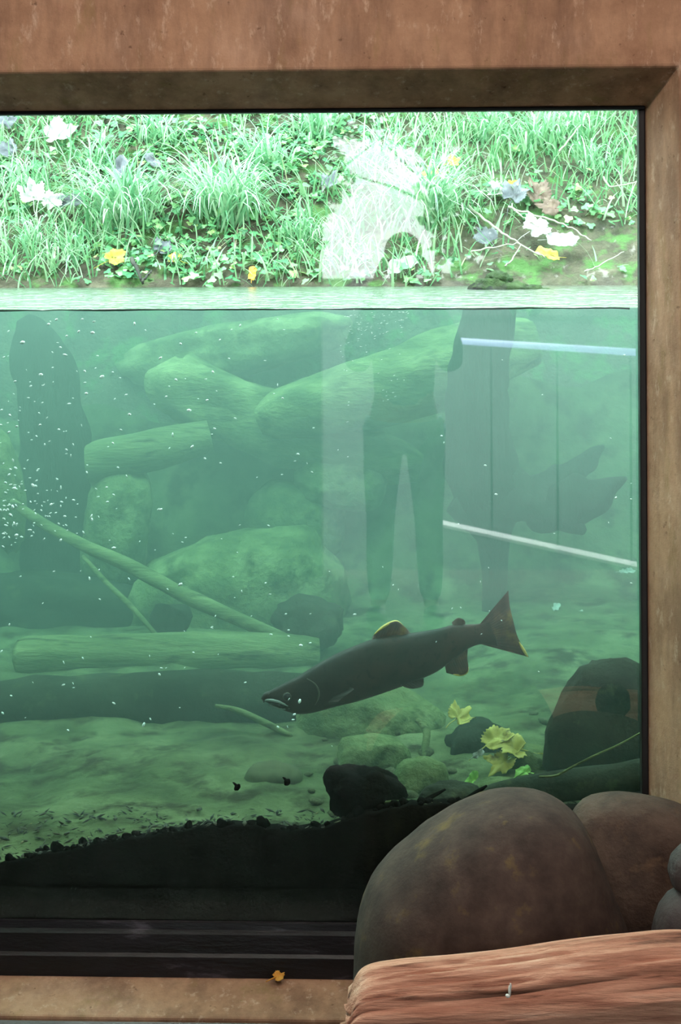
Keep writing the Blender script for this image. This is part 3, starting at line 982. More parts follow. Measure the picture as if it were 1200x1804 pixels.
limb('sunken_log', [(42, 1163, 1.66, 40), (60, 1162, 1.66, 43), (160, 1160, 1.68, 42), (280, 1157, 1.70, 42), (400, 1154, 1.72, 40), (500, 1152, 1.74, 36), (560, 1152, 1.76, 30)], M['sunk_wood'],
     'pale thick log with a sawn end lying flat on the bed under the branch', 'log', 0.10, 18, 6, 1.0)
limb('sunken_log', [(-120, 1258, 1.15, 46), (60, 1252, 1.15, 56), (240, 1246, 1.16, 60), (420, 1240, 1.17, 56), (560, 1240, 1.18, 48), (660, 1240, 1.2, 22)], M['dark_rock'],  # dark form placed where the log's shadow band lies on the bed
     'dark log form standing in for the shadow band in front of the pale sawn log', 'log', 0.14, 16, 6, 7.0)
limb('sunken_log', [(156, 818, 2.45, 34), (175, 815, 2.45, 38), (240, 800, 2.45, 38), (300, 785, 2.47, 36), (370, 768, 2.5, 28)], M['sunk_wood'],
     'short pale log stub with a flat end poking out beside the dark trunk', 'log', 0.10, 16, 6, 5.0)
limb('sunken_log', [(285, 640, 2.72, 26), (300, 662, 2.72, 52), (350, 690, 2.72, 60), (430, 728, 2.72, 62), (520, 762, 2.72, 60), (610, 792, 2.72, 54), (690, 812, 2.72, 44), (740, 826, 2.72, 24)], M['pale_wood'],
     'thick pale log falling to the snag foot under another crossing log', 'log', 0.26, 22, 6, 11.0, fs=4.0)
limb('sunken_log', [(455, 742, 2.60, 22), (490, 730, 2.60, 44), (560, 712, 2.60, 56), (640, 690, 2.60, 62), (720, 668, 2.62, 64), (800, 644, 2.64, 62), (870, 620, 2.66, 56), (940, 600, 2.7, 40)], M['pale_wood'],
     'thick pale log rising behind the snag across another log', 'log', 0.22, 22, 6, 13.0, fs=4.0)
limb('branch', [(20, 884, 2.05, 8), (80, 925, 2.0, 10), (150, 962, 1.95, 11), (240, 1003, 1.9, 12), (330, 1050, 1.85, 13), (400, 1082, 1.8, 13), (480, 1116, 1.76, 12), (520, 1132, 1.75, 8)], M['sunk_wood'],
     'long bare branch slanting down across the boulders to the sawn log', 'branch', 0.2, 9, 6, 3.0)
limb('branch', [(146, 980, 1.93, 4), (180, 1018, 1.88, 5), (225, 1062, 1.82, 5), (275, 1118, 1.76, 4)], M['sunk_wood'], 'thin twig hanging steeply beneath the long slanting branch', 'branch', 0.2, 7, 5, 3.5)
limb('branch', [(380, 1243, 0.95, 3), (420, 1252, 0.92, 5), (470, 1275, 0.9, 6), (512, 1296, 0.88, 5)], M['sunk_wood'], 'short pale twig on the bed below the fish head', 'branch', 0.2, 7, 5, 2.5,
     parts=[('shoot', [(512, 1294, 0.88, 4), (508, 1325, 0.86, 5), (502, 1362, 0.82, 4)], M['sunk_wood'])])
limb('sunken_log', [(830, 1404, 0.20, 10), (870, 1400, 0.20, 18), (940, 1392, 0.19, 24), (1010, 1383, 0.18, 27), (1080, 1375, 0.17, 28), (1150, 1366, 0.16, 30), (1240, 1360, 0.15, 30)], M['dark_rock'],
     'dark mossy log pressed near the glass above the largest boulder', 'log', 0.14, 16, 6, 9.0)
limb('root_strand', [(950, 1368, 0.12, 2.0), (980, 1366, 0.12, 2.4), (1010, 1350, 0.12, 2.2), (1050, 1330, 0.12, 2.0), (1090, 1312, 0.12, 1.8), (1130, 1290, 0.12, 1.6)], M['sunk_wood'], 'thin bare root strand curving in front of the dark boulder', 'root', 0.2, 6, 6)
limb('root_strand', [(640, 1420, 0.06, 2.0), (690, 1412, 0.06, 2.6), (740, 1416, 0.06, 2.6), (790, 1424, 0.06, 2.2), (830, 1430, 0.06, 1.6)], M['sunk_wood'], 'pale root strand along the mud line right of the black clump', 'root', 0.2, 6, 6)
limb('dark_twig', [(735, 1418, 0.05, 3), (760, 1404, 0.05, 4), (785, 1390, 0.05, 2)], M['mud'], 'short dark twig poking from the mud beside the pale root strand', 'twig', 0.3, 6, 4)
limb('dark_twig', [(815, 1412, 0.05, 4), (840, 1396, 0.05, 5), (858, 1384, 0.05, 2)], M['mud'], 'short dark twig poking up at the end of the mossy log', 'twig', 0.3, 6, 4)
limb('branch', [(735, 1268, 0.75, 5), (752, 1290, 0.72, 7), (748, 1330, 0.66, 6), (752, 1380, 0.6, 4)], M['sunk_wood'], 'pale upright twig leaning on the stone under the fish', 'branch', 0.2, 7, 5)

def wet_boulder(px, py, wpx, hpx, Y, m, seed, label, dep=0.8, rot=0.0, amp=0.16, sq=0.25, name='boulder', cat='boulder', group=None):
    c = at(px, py, Y)
    k = ppm(Y)
    rx, rz = wpx / 2 / k, hpx / 2 / k
    o = rock(name, c, (rx, max(rx, rz) * dep, rz), seed, M[m], (0, rot, 0.3 * math.sin(seed)), amp, 4, sq)
    return tag(o, label, cat, group)

wet_boulder(420, 1050, 380, 230, 2.35, 'river_rock', 1, 'broad pale boulder behind the middle of the slanting branch', 0.6, -0.18)
wet_boulder(205, 930, 120, 250, 2.50, 'river_rock', 2, 'upright pale boulder beneath the short log stub', 0.7, 0.15)
wet_boulder(420, 612, 430, 96, 2.95, 'river_rock', 5, 'highest pale boulder just beneath the water line', 0.4, -0.20, 0.22, 0.2)
wet_boulder(600, 850, 170, 100, 2.7, 'river_rock', 6, 'small pale boulder under the crossing pale logs', 0.6, 0.1)
wet_boulder(0, 860, 80, 230, 2.3, 'river_rock', 7, 'pale boulder at the frame edge beside the dark trunk', 0.7, -0.15)
wet_boulder(520, 930, 180, 160, 2.75, 'river_rock', 12, 'rounded boulder behind the broad pale one', 0.6, 0.3)
wet_boulder(90, 1075, 300, 120, 2.25, 'dark_rock', 28, 'long dark boulder behind the sawn log beneath the dark trunk', 0.5, 0.1, 0.25)
wet_boulder(545, 1095, 120, 90, 1.85, 'dark_rock', 8, 'dark jagged boulder at the lower end of the slanting branch', 0.7, 0.3, 0.3)
wet_boulder(300, 1092, 70, 60, 1.95, 'dark_rock', 9, 'small dark boulder under the slanting branch behind the sawn log', 0.7, 0.1, 0.25)
wet_boulder(660, 1300, 260, 190, 0.95, 'river_rock', 10, 'large grey-green boulder on the bed under the fish', 0.6, 0.25, 0.16, 0.2)
wet_boulder(1080, 1290, 220, 250, 0.42, 'dark_rock', 11, 'big dark boulder rising behind the glass at the window edge', 0.55, 0.35, 0.14, 0.3)
wet_boulder(240, 1420, 640, 190, 0.75, 'bed', 13, 'low silt-covered mound in front of the dark shadow form', 0.5, 0.03, 0.12, 0.1, 'silt_mound', 'mound')
wet_boulder(740, 1385, 110, 100, 0.42, 'river_rock', 14, 'rounded stone behind the pale root strand', 0.8, 0, 0.14, 0.2, 'stone', 'stone')
wet_boulder(655, 1335, 130, 80, 0.62, 'river_rock', 15, 'flat stone above the black mud clump', 0.8, 0, 0.14, 0.2, 'stone', 'stone')
wet_boulder(480, 1382, 110, 70, 0.5, 'pebble', 16, 'pale brown stone at the foot of the short twig', 0.8, 0.1, 0.14, 0.2, 'stone', 'stone')
wet_boulder(885, 1398, 90, 50, 0.30, 'river_rock', 17, 'low stone just above the tip of the mossy log', 0.8, 0, 0.14, 0.2, 'stone', 'stone')
wet_boulder(945, 1352, 90, 70, 0.5, 'river_rock', 18, 'greenish stone beneath the yellow leaves', 0.8, 0.4, 0.14, 0.2, 'stone', 'stone')
wet_boulder(860, 1330, 150, 110, 0.72, 'dark_rock', 19, 'dark stone behind the yellow leaves', 0.8, 0.3, 0.2, 0.2, 'stone', 'stone')
wet_boulder(640, 1398, 136, 96, 0.085, 'mud', 20, 'black clump of mud and root against the glass', 0.5, 0.2, 0.3, 0.1, 'mud_clump', 'clump')
wet_boulder(790, 1400, 110, 40, 0.10, 'dark_rock', 23, 'flat dark stone wedged left of the mossy log', 0.6, -0.1, 0.2, 0.1, 'stone', 'stone')

# pebbles on the bed and along the mud line
rnd = random.Random(5)
pm = []
for k in range(6):
    vv, ff = rock_verts((1.0, 0.85, 0.62), 30 + k, 0.25, 2)
    pm.append(mesh('pebble', vv, ff))
pd = []
for k in range(4):
    vv, ff = rock_verts((1.0, 0.9, 0.75), 50 + k, 0.35, 2)
    pd.append(mesh('mud_lump', vv, ff))
for me in pm: me.materials.append(M['pebble'])
for me in pd: me.materials.append(M['mud'])
for k in range(48):
    px = rnd.uniform(540, 1120)
    Y = 0.06 + 0.9 * rnd.random() ** 1.6
    x = at(px, 1200, Y).x
    s = rnd.uniform(0.008, 0.024) * (1.3 if px > 560 else 0.9)
    o = bpy.data.objects.new('pebble', pm[k % 6]); col.objects.link(o)
    o.location = (x, Y, H(x, Y) + s * 0.12); o.scale = (s, s, s * 0.8); o.rotation_euler = (rnd.uniform(-.3, .3), rnd.uniform(-.3, .3), rnd.uniform(0, 6))
    tag(o, 'small olive pebble lying on the silty river bed', 'pebble', 'pebbles on the river bed')
for k in range(85):
    px = rnd.uniform(-40, 1000)
    Y = 0.022 + 0.02 * rnd.random()
    x = at(px, 1450, Y).x
    s = rnd.uniform(0.005, 0.013) * (1.5 if rnd.random() < 0.15 else 1.0)
    o = bpy.data.objects.new('mud_lump', pd[k % 4]); col.objects.link(o)
    o.location = (x, Y + s * 0.5, H(x, 0.02) + s * 0.4); o.scale = (s, s * 0.7, s); o.rotation_euler = (0, rnd.uniform(0, 6), 0)
    tag(o, 'small black lump along the mud line at the glass', 'mud lump', 'lumps along the mud line')

# dark litter settled on the bed close to the glass (uncountable)
rnd2 = random.Random(77)
mb = MB()
for k in range(1100):
    px = rnd2.uniform(-60, 1130)
    Y = 0.03 + 0.24 * rnd2.random() ** 1.8
    x = at(px, 1400, Y).x
    L = rnd2.uniform(0.004, 0.016)
    w = L * rnd2.uniform(0.12, 0.5)
    a = rnd2.uniform(0, PI)
    c = Vector((x, Y, H(x, Y) + rnd2.uniform(0.0, 0.010)))
    d = Vector((math.cos(a), math.sin(a), rnd2.gauss(0, .35))).normalized()
    e = d.cross(Vector((0, 0, 1))).normalized() * w
    u = Vector((0, 0, w * 0.5))
    mb.add([c - d * L, c + e, c + d * L, c - e, c + u, c - u], [(0, 1, 4), (1, 2, 4), (2, 3, 4), (3, 0, 4), (1, 0, 5), (2, 1, 5), (3, 2, 5), (0, 3, 5)])
M['litter'] = leafy_mat('sunken_litter', [(0.0, (0.008, 0.007, 0.004)), (0.6, (0.03, 0.025, 0.014)), (0.93, (0.06, 0.05, 0.028)), (1.0, (0.22, 0.18, 0.08))], 0.9, 0.0)
tag(build('leaf_litter', mb.v, mb.f, M['litter']), 'dark litter settled on the bed close to the glass', 'litter', kind='stuff')

# leaves on the bed
def bed_leaf(px, py, Y, size, seed, m, nrm, spin, label, lobes=5, curl=0.3):
    leaf_object('fallen_leaf', at(px, py, Y), size, seed, M[m], nrm, spin, label, lobes, curl)
bed_leaf(808, 1264, 0.62, 0.052, 21, 'leaf_yellow', (0.35, -0.35, 0.9), 0.3, 'single yellow leaf above the clump of sunken leaves', 5)
bed_leaf(872, 1302, 0.50, 0.058, 22, 'leaf_yellow', (-0.35, -0.45, 0.8), 1.2, 'topmost yellow leaf of the clump beside the dark boulder', 5)
bed_leaf(905, 1318, 0.47, 0.066, 23, 'leaf_yellow', (0.3, -0.4, 0.9), 2.6, 'widest yellow leaf in the clump beside the dark boulder', 5)
bed_leaf(888, 1342, 0.44, 0.050, 24, 'leaf_yellow', (-0.1, -0.5, 0.8), 4.0, 'lowest yellow leaf of the clump beside the dark boulder', 5)
bed_leaf(925, 1360, 0.42, 0.034, 26, 'leaf_green', (0.4, -0.5, 0.9), 0.2, 'dull green leaf just below the yellow clump', 0)
bed_leaf(832, 1372, 0.38, 0.022, 25, 'leaf_green', (-0.3, -0.9, 0.4), 1.0, 'bright green leaf left of the yellow clump', 0)
bed_leaf(843, 1328, 0.42, 0.016, 27, 'leaf_white', (0.1, -1, 0.2), 0.5, 'small whitish leaf above the bright green one', 0)

bed_leaf(1106, 1007, 2.3, 0.030, 31, 'leaf_white', (0, -0.3, 1), 0.2, 'pale leaf scrap far out on the bed at the window edge', 0)
bed_leaf(980, 1070, 2.2, 0.026, 32, 'leaf_white', (0, -0.4, 1), 1.2, 'pale leaf scrap on the bed above the tail fin', 0)
bed_leaf(1027, 1082, 2.15, 0.024, 33, 'leaf_white', (0, -0.4, 1), 2.4, 'pale leaf scrap on the bed above the dark boulder', 0)

# dark snails on the pane
for px, py, lab in ((418, 1387, 'tiny dark snail on the glass left of the pale twig foot'), (506, 1378, 'tiny dark snail on the glass at the pale twig foot')):
    c = at(px, py, 0.020)
    o = rock('water_snail', c, (0.0065, 0.005, 0.0085), px, M['mud'], (0, 0.7, 0), 0.2, 3)
    tag(o, lab, 'snail')
    vv, ff = tube([c + Vector((-0.003, 0, 0.005)), c + Vector((-0.007, 0, 0.009)), c + Vector((-0.010, 0, 0.011))], [0.0035, 0.0025, 0.001], 6)
    build('foot', vv, ff, M['mud'], o, c)

# white flecks drifting in the water (uncountable)
rnd = random.Random(9)
mb = MB()
vs2, fs2 = ico(1)
def fleck(px, py, Y, L, r, ang):
    c = at(px, py, Y)
    ca, sa = math.cos(ang), math.sin(ang)
    mb.add([c + Vector((p.x * L * ca - p.z * r * sa, p.y * r, p.x * L * sa + p.z * r * ca)) for p in vs2], fs2)
for k in range(330):
    u = rnd.random()
    if u < 0.22:
        px, py = abs(rnd.gauss(0, 70)), rnd.gauss(905, 35)
    elif u < 0.5:
        px, py = abs(rnd.gauss(20, 120)), rnd.uniform(560, 900)
    elif u < 0.9:
        px, py = rnd.uniform(0, 560), rnd.uniform(556, 1290)
    else:
        px, py = rnd.uniform(560, 1120), rnd.uniform(560, 1330)
    Y = 0.03 + 0.22 * rnd.random()
    big = rnd.random() < 0.14
    L = rnd.uniform(0.0022, 0.0046) * (1.6 if big else 1) * (0.7 if px > 560 else 1)
    fleck(px, py, Y, L, L * rnd.uniform(0.3, 0.6), rnd.gauss(-0.2, 0.7))
for k in range(110):
    fleck(rnd.uniform(600, 720), rnd.gauss(600, 75) if rnd.random() < .6 else rnd.uniform(548, 590), 0.05 + 0.1 * rnd.random(), rnd.uniform(0.0015, 0.004), 0.0005, rnd.gauss(0.15, 0.2))
for px, py, s in ((530, 1137, 1.0), (72, 660, 1.1), (163, 586, 1.1), (333, 723, 1.2), (228, 730, 0.9), (152, 693, 0.9), (855, 820, 0.7), (874, 871, 0.8), (778, 768, 0.7)):
    fleck(px, py, 0.05, 0.0052 * s, 0.0030 * s, -0.15)
o = build('flecks', mb.v, mb.f, M['white'])
tag(o, 'white flecks drifting in the murky green water', 'flecks', kind='stuff')

# ------------------------------------------------------------------ bank plants, leaves and twigs
def blade(mb, base, az, L, w, lean, droop, segs=6):
    d = Vector((math.cos(az), math.sin(az), 0))
    sd = Vector((-math.sin(az), math.cos(az), 0))
    p = Vector(base)
    ang = PI / 2 - lean
    vv = []
    for s in range(segs + 1):
        t = s / segs
        ww = w * (1 - t ** 1.8) * 0.5 + 0.0004
        vv += [p - sd * ww, p + sd * ww + Vector((0, 0, 0.15 * ww))]
        p = p + (d * math.cos(ang) + Vector((0, 0, math.sin(ang)))) * (L / segs)
        ang -= droop / segs * (0.5 + t)
    mb.add(vv, [(2 * s, 2 * s + 1, 2 * s + 3, 2 * s + 2) for s in range(segs)])

def tuft(px, py, n, L, w, label, seed, mname='tuft', spread=0.05, toward=0.55):
    r = random.Random(seed)
    c = hit(px, py)
    mb = MB()
    for k in range(n):
        a = r.uniform(0, 2 * PI)
        if r.random() < toward:
            a = r.gauss(-PI / 2, 0.9)
        b = c + Vector((r.gauss(0, spread), r.gauss(0, spread * 0.6), 0))
        b.z = H(b.x, b.y) - 0.01
        blade(mb, b, a, L * r.uniform(0.6, 1.2), w * r.uniform(0.8, 1.7), r.uniform(0.15, 0.8), r.uniform(1.2, 3.0))
    o = build('grass_tuft', mb.v, mb.f, M[mname], None, c)
    tag(o, label, 'grass tuft', 'grass tufts on the bank')

tuft(215, 392, 230, 0.42, 0.008, 'big drooping grass tuft above the dark forked twig', 1)
tuft(395, 385, 240, 0.44, 0.008, 'tall drooping grass tuft between the twig tuft and the glare', 2)
tuft(750, 380, 240, 0.42, 0.008, 'arching grass tuft right beside the white glare', 3)
tuft(60, 430, 70, 0.22, 0.006, 'low grass tuft at the water by the frame edge', 4)
tuft(130, 455, 60, 0.20, 0.006, 'low grass tuft by the water beneath the big drooping one', 5)
tuft(470, 300, 90, 0.28, 0.007, 'loose grass tuft high above the bleached patch', 6)
tuft(540, 430, 70, 0.22, 0.006, 'short grass tuft near the water under the glare', 7)
tuft(280, 250, 90, 0.28, 0.007, 'upright grass tuft near the window top beside the grey leaves', 8)
tuft(170, 290, 60, 0.22, 0.007, 'small grass tuft between the large white leaf and the tall tuft', 9)
tuft(560, 240, 80, 0.30, 0.007, 'grass tuft under the window top above the glare', 10)
tuft(660, 300, 90, 0.28, 0.007, 'pale grass tuft behind the glare', 11)
tuft(870, 240, 80, 0.26, 0.008, 'broad-bladed grass tuft with curled tips near the window top', 12)
tuft(950, 250, 70, 0.26, 0.008, 'curling grass tuft above the heap of dead leaves', 13)
tuft(1010, 240, 60, 0.28, 0.006, 'wispy grass tuft near the window top corner', 14)
tuft(40, 330, 80, 0.24, 0.006, 'grass tuft around the white leaf by the frame edge', 15)
tuft(620, 470, 40, 0.18, 0.006, 'sparse grass tuft at the water under the glare', 16)
tuft(330, 470, 50, 0.18, 0.006, 'sparse grass tuft at the water beside the forked twig', 17)
tuft(1050, 300, 60, 0.22, 0.006, 'short grass tuft among the bright herbs in the corner', 18)

rnd = random.Random(21)
mbg, mbh, mbs = MB(), MB(), MB()
cnt = 0
for k in range(10500):
    x, y = rnd.uniform(-2.9, 2.9), 2.92 + 1.88 * rnd.random()
    z = H(x, y)
    if z < ZW - 0.004: continue
    bare = sstep(0.05, 0.5, x) * (1 - sstep(ZW + 0.2, ZW + 0.34, z))      # bare soil foot at the right
    if rnd.random() < bare * 0.93: continue
    patch = n3(x, y, 7, 1.8)
    if patch > rnd.uniform(-0.5, 0.35):
        for q in range(2):
            a = rnd.gauss(-PI / 2, 1.4)
            blade(mbg, (x + rnd.gauss(0, .02), y + rnd.gauss(0, .02), z - 0.01), a, rnd.uniform(0.08, 0.24), rnd.uniform(0.005, 0.011), rnd.uniform(0.1, 0.9), rnd.uniform(0.4, 2.2), 4)
    else:
        for q in range(3):
            c = Vector((x + rnd.gauss(0, .025), y + rnd.gauss(0, .025), z + rnd.uniform(0.01, 0.06)))
            s = rnd.uniform(0.010, 0.024)
            nn = Vector((rnd.gauss(0, .5), rnd.gauss(-0.5, .5), 1)).normalized()
            t = nn.cross(Vector((0, 1, 0.2))).normalized()
            b = nn.cross(t)
            a0 = rnd.uniform(0, 6)
            vv = [c]
            for i in range(9):
                a = a0 + 2 * PI * i / 9
                r = s * (1.0 if i % 3 else 0.55)
                vv.append(c + (t * math.cos(a) + b * math.sin(a)) * r - nn * s * 0.15)
            mbh.add(vv, [(0, 1 + i, 1 + (i + 1) % 9) for i in range(9)])
    if rnd.random() < 0.03:
        a = rnd.uniform(0, 2 * PI)
        blade(mbs, (x, y, z + 0.02), a, rnd.uniform(0.12, 0.3), 0.004, rnd.uniform(0.6, 1.4), rnd.uniform(0.2, 0.8), 4)
tag(build('grass', mbg.v, mbg.f, M['grass']), 'short green grass growing over the bank', 'grass', kind='stuff')
tag(build('ground_herbs', mbh.v, mbh.f, M['herb']), 'low bright green herbs covering the bank', 'herbs', kind='stuff')
tag(build('straw_litter', mbs.v, mbs.f, M['straw']), 'pale dry straw lying among the grass', 'straw', kind='stuff')

def bank_leaf(px, py, size, seed, m, spin, label, lobes=5, tilt=(0, -0.4, 0), lift=0.05, curl=0.3):
    c = hit(px, py)
    nn = slope_n(c.x, c.y) + Vector(tilt)
    d = ray(px, py).normalized()
    leaf_object('fallen_leaf', c - d * (lift * 1.3), size * 1.15, seed, M[m], nn, spin, label, lobes, curl)
bank_leaf(97, 240, 0.085, 1, 'leaf_white', 0.3, 'largest bleached white leaf near the window top', 3, lift=0.09)
bank_leaf(12, 215, 0.06, 2, 'leaf_grey', 1.3, 'grey leaf under the window top at the frame edge', 5, lift=0.08)
bank_leaf(15, 268, 0.06, 3, 'leaf_grey', 2.3, 'bluish grey leaf below the one at the frame edge', 5, lift=0.08)
bank_leaf(58, 345, 0.08, 4, 'leaf_white', 1.8, 'bleached white leaf beside a dark hollow in the grass', 5, lift=0.10)
bank_leaf(90, 358, 0.06, 5, 'leaf_white', 0.8, 'pale folded leaf hanging over the dark hollow', 3, lift=0.09)
bank_leaf(122, 357, 0.055, 6, 'leaf_grey', 0.2, 'grey leaf right of the dark hollow', 0, lift=0.08)
bank_leaf(213, 298, 0.05, 7, 'leaf_grey', 1.5, 'upright grey leaf between the grass tufts', 0, lift=0.09)
bank_leaf(269, 287, 0.042, 8, 'leaf_grey', 2.2, 'small dark grey leaf above the tall grass tuft', 0, lift=0.09)
bank_leaf(200, 458, 0.055, 9, 'leaf_yellow', 0.6, 'yellow and white leaf beside the forked twig', 3, lift=0.06)
bank_leaf(310, 457, 0.04, 10, 'leaf_yellow', 2.6, 'small yellow leaf on the soil right of the forked twig', 3, lift=0.05)
bank_leaf(285, 442, 0.05, 11, 'leaf_grey', 0.9, 'grey leaf on the soil behind the forked twig', 3, lift=0.05)
bank_leaf(445, 485, 0.03, 12, 'leaf_orange', 1.5, 'tiny orange leaf at the water under the grass', 0, lift=0.04)
bank_leaf(797, 288, 0.034, 13, 'leaf_orange', 0.4, 'orange leaf on top of the arching grass tuft', 3, lift=0.12)
bank_leaf(765, 312, 0.06, 14, 'leaf_yellow', 2.9, 'pale yellow leaf in the arching grass by the glare', 3, lift=0.12)
bank_leaf(870, 338, 0.055, 15, 'leaf_white', 0.1, 'white leaf at the edge of the dead leaf heap', 3, lift=0.08)
bank_leaf(905, 345, 0.075, 16, 'leaf_grey', 1.2, 'large bluish grey leaf in the dead leaf heap', 5, lift=0.08)
bank_leaf(950, 345, 0.075, 17, 'leaf_brown', 2.0, 'large brown leaf in the dead leaf heap', 5, lift=0.08)
bank_leaf(972, 368, 0.06, 18, 'leaf_brown', 3.0, 'lowest brown leaf of the dead leaf heap', 5, lift=0.07)
bank_leaf(903, 327, 0.03, 19, 'leaf_orange', 1.0, 'small orange leaf on the grey leaf', 3, lift=0.11)
bank_leaf(942, 405, 0.07, 20, 'leaf_white', 0.7, 'bright white leaf beside the crossing pale twigs', 3, lift=0.09)
bank_leaf(990, 428, 0.06, 21, 'leaf_white', 0.0, 'cream leaf right of the bright white leaf', 0, lift=0.09)
bank_leaf(965, 448, 0.045, 22, 'leaf_yellow', 2.8, 'yellow leaf hanging below the cream leaf', 0, lift=0.08)
bank_leaf(860, 420, 0.06, 23, 'leaf_grey', 2.2, 'grey leaf flat on the bare soil under the twigs', 3, lift=0.05)
bank_leaf(710, 468, 0.06, 24, 'leaf_white', 0.5, 'bleached leaf near the water beneath the arching tuft', 0, lift=0.06)
bank_leaf(580, 325, 0.05, 25, 'leaf_grey', 1.1, 'dark grey leaf in the shade above the glare', 3, lift=0.07)

def bank_twig(pts, r, m, label, lift=0.06, parts=()):
    def path(pl):
        sp = spline([tuple(p) for p in pl], 6)
        return [hit(a, b) - ray(a, b).normalized() * (lift + c) * 1.2 for a, b, c in sp]
    P = path(pts)
    v, f = tube(P, [r * (1 - 0.5 * k / len(P)) for k in range(len(P))], 7, 0.15, r * 900)
    o = build('twig', v, f, m, None, P[0])
    for pl in parts:
        Q = path(pl)
        v, f = tube(Q, [r * 0.7 * (1 - 0.6 * k / len(Q)) for k in range(len(Q))], 6)
        build('side_shoot', v, f, m, o, Q[0])
    tag(o, label, 'twig', 'twigs on the bank')
bank_twig([(232, 458, 0.03), (242, 478, 0.03), (252, 502, 0.0)], 0.010, M['dark_twig'], 'dark forked twig sticking up at the water edge', 0.05, parts=[[(250, 498, 0.02), (262, 485, 0.03), (268, 478, 0.03)]])
bank_twig([(825, 365, 0.05), (870, 400, 0.06), (915, 432, 0.05), (960, 455, 0.03)], 0.006, M['twig'], 'long pale twig slanting down over the bare soil')
bank_twig([(895, 368, 0.06), (950, 383, 0.06), (1000, 402, 0.05), (1042, 425, 0.03)], 0.006, M['twig'], 'upper pale twig slanting right below the dead leaf heap', parts=[[(905, 372, 0.06), (930, 390, 0.06), (950, 402, 0.05)]])
bank_twig([(830, 445, 0.02), (870, 438, 0.04), (915, 430, 0.05)], 0.005, M['twig'], 'short level pale twig over the bare soil')
bank_twig([(890, 472, 0.02), (905, 455, 0.04), (918, 432, 0.05)], 0.004, M['twig'], 'thin upright pale twig above the mossy snag top')
bank_twig([(1062, 312, 0.07), (1078, 330, 0.07), (1122, 322, 0.07)], 0.005, M['twig'], 'bent pale stalk among the bright herbs at the window edge')
bank_twig([(985, 270, 0.07), (1008, 240, 0.08), (1030, 212, 0.08)], 0.005, M['twig'], 'upright pale stalk near the window top corner')
bank_twig([(1030, 480, 0.03), (1055, 470, 0.05), (1100, 445, 0.05)], 0.004, M['twig'], 'thin pale root over the bare soil by the window edge')

# ------------------------------------------------------------------ outside the doorway behind the viewer (mirrored in the pane)
slab('ground_path', (-60, 60, -140, BACK_Y - 0.2, -0.2, -0.001), stone_mat('path_gravel', [(0.3, (0.022, 0.022, 0.025)), (0.7, (0.05, 0.05, 0.056))], 3), 'pale path outside the doorway, mirrored in the glass', 'path')
def mir(px, py, D):
    p = at(px, py, D - 3.6)
    return Vector((p.x, -p.y, p.z))
M['rail_post'] = plain('pale_post', (0.10, 0.10, 0.11), 0.6)
rl = empty('handrail', mir(800, 920, 10.2))
tag(rl, 'lit bluish handrail over a pale kerb, mirrored across the glass', 'handrail')
m, nt, b = base_mat('rail_light')
b.inputs['Base Color'].default_value = (0.6, 0.65, 0.9, 1)
b.inputs['Emission Color'].default_value = (0.50, 0.60, 1.0, 1)
b.inputs['Emission Strength'].default_value = 4.5
A, B = mir(750, 597, 10.4), mir(1125, 621, 8.85)
B2 = B + (B - A) * 0.03
v, f = tube([A, B2], [0.020, 0.020], 10)
build('light_tube', v, f, m, rl, A)
A0, B0 = Vector((A.x, A.y, 0.03)), Vector((B2.x, B2.y, 0.03))
dirv = (B0 - A0).normalized(); nrm = Vector((-dirv.y, dirv.x, 0)) * 0.05
v = [A0 - nrm, B0 - nrm, B0 + nrm, A0 + nrm]
v = [p + Vector((0, 0, -0.03)) for p in v] + [p + Vector((0, 0, -0.012)) for p in v]
build('kerb', v, [(0, 3, 2, 1), (4, 5, 6, 7), (0, 1, 5, 4), (1, 2, 6, 5), (2, 3, 7, 6), (3, 0, 4, 7)], plain('white_kerb', (0.8, 0.78, 0.78), 0.6), rl, A0, smooth=False)
for k in range(4):
    p = A0.lerp(B0, (k + 0.1) / 3.3)
    v, f = tube([p, Vector((p.x, p.y, A.z))], [0.007, 0.007], 8)
    build('post', v, f, M['rail_post'], rl, p)

def tree(px, D, w, h, seed, label, zc=0.54, rz=0.5):
    r = random.Random(seed)
    base = mir(px, 500, D); base.z = 0
    t = empty('tree', base)
    mbl, mbt = MB(), MB()
    for k in range(4200):
        u = Vector((r.gauss(0, 1), r.gauss(0, 1), r.gauss(0, 1))).normalized() * r.random() ** 0.33
        c = base + Vector((u.x * w, u.y * w * 0.7, h * zc + u.z * h * rz))
        c += Vector((n3(c.x, c.y, c.z, 0.6), 0, n3(c.z, c.x, c.y, 0.6))) * 0.7
        c.z = max(c.z, 0.15)
        s = r.uniform(0.14, 0.30)
        a = Vector((r.gauss(0, 1), r.gauss(0, 1), r.gauss(0, 1))).normalized()
        b2 = a.orthogonal().normalized()
        mbl.add([c + a * s, c + b2 * s * .6, c - a * s, c - b2 * s * .6], [(0, 1, 2, 3)])
    v, f = tube([base, base + Vector((0.1, 0, h * .35)), base + Vector((0.05, 0, h * .8))], [0.16, 0.12, 0.04], 8)
    mbt.add(v, f)
    for k in range(7):
        e = base + Vector((r.gauss(0, w * .5), r.gauss(0, w * .3), h * r.uniform(.5, .85)))
        st_ = base + Vector((0.08, 0, h * r.uniform(.2, .5)))
        v, f = tube([st_, st_.lerp(e, .5) + Vector((0, 0, .15)), e], [0.07, 0.05, 0.015], 6)
        mbt.add(v, f)
    build('crown', mbl.v, mbl.f, M['herb'], t, base)
    build('trunk', mbt.v, mbt.f, M['dark_twig'], t, base)
    tag(t, label, 'tree', 'trees far outside the doorway')
tree(438, 48, 2.8, 7.2, 3, 'far tree on the jamb side of the bright sky gap, mirrored in the glass')
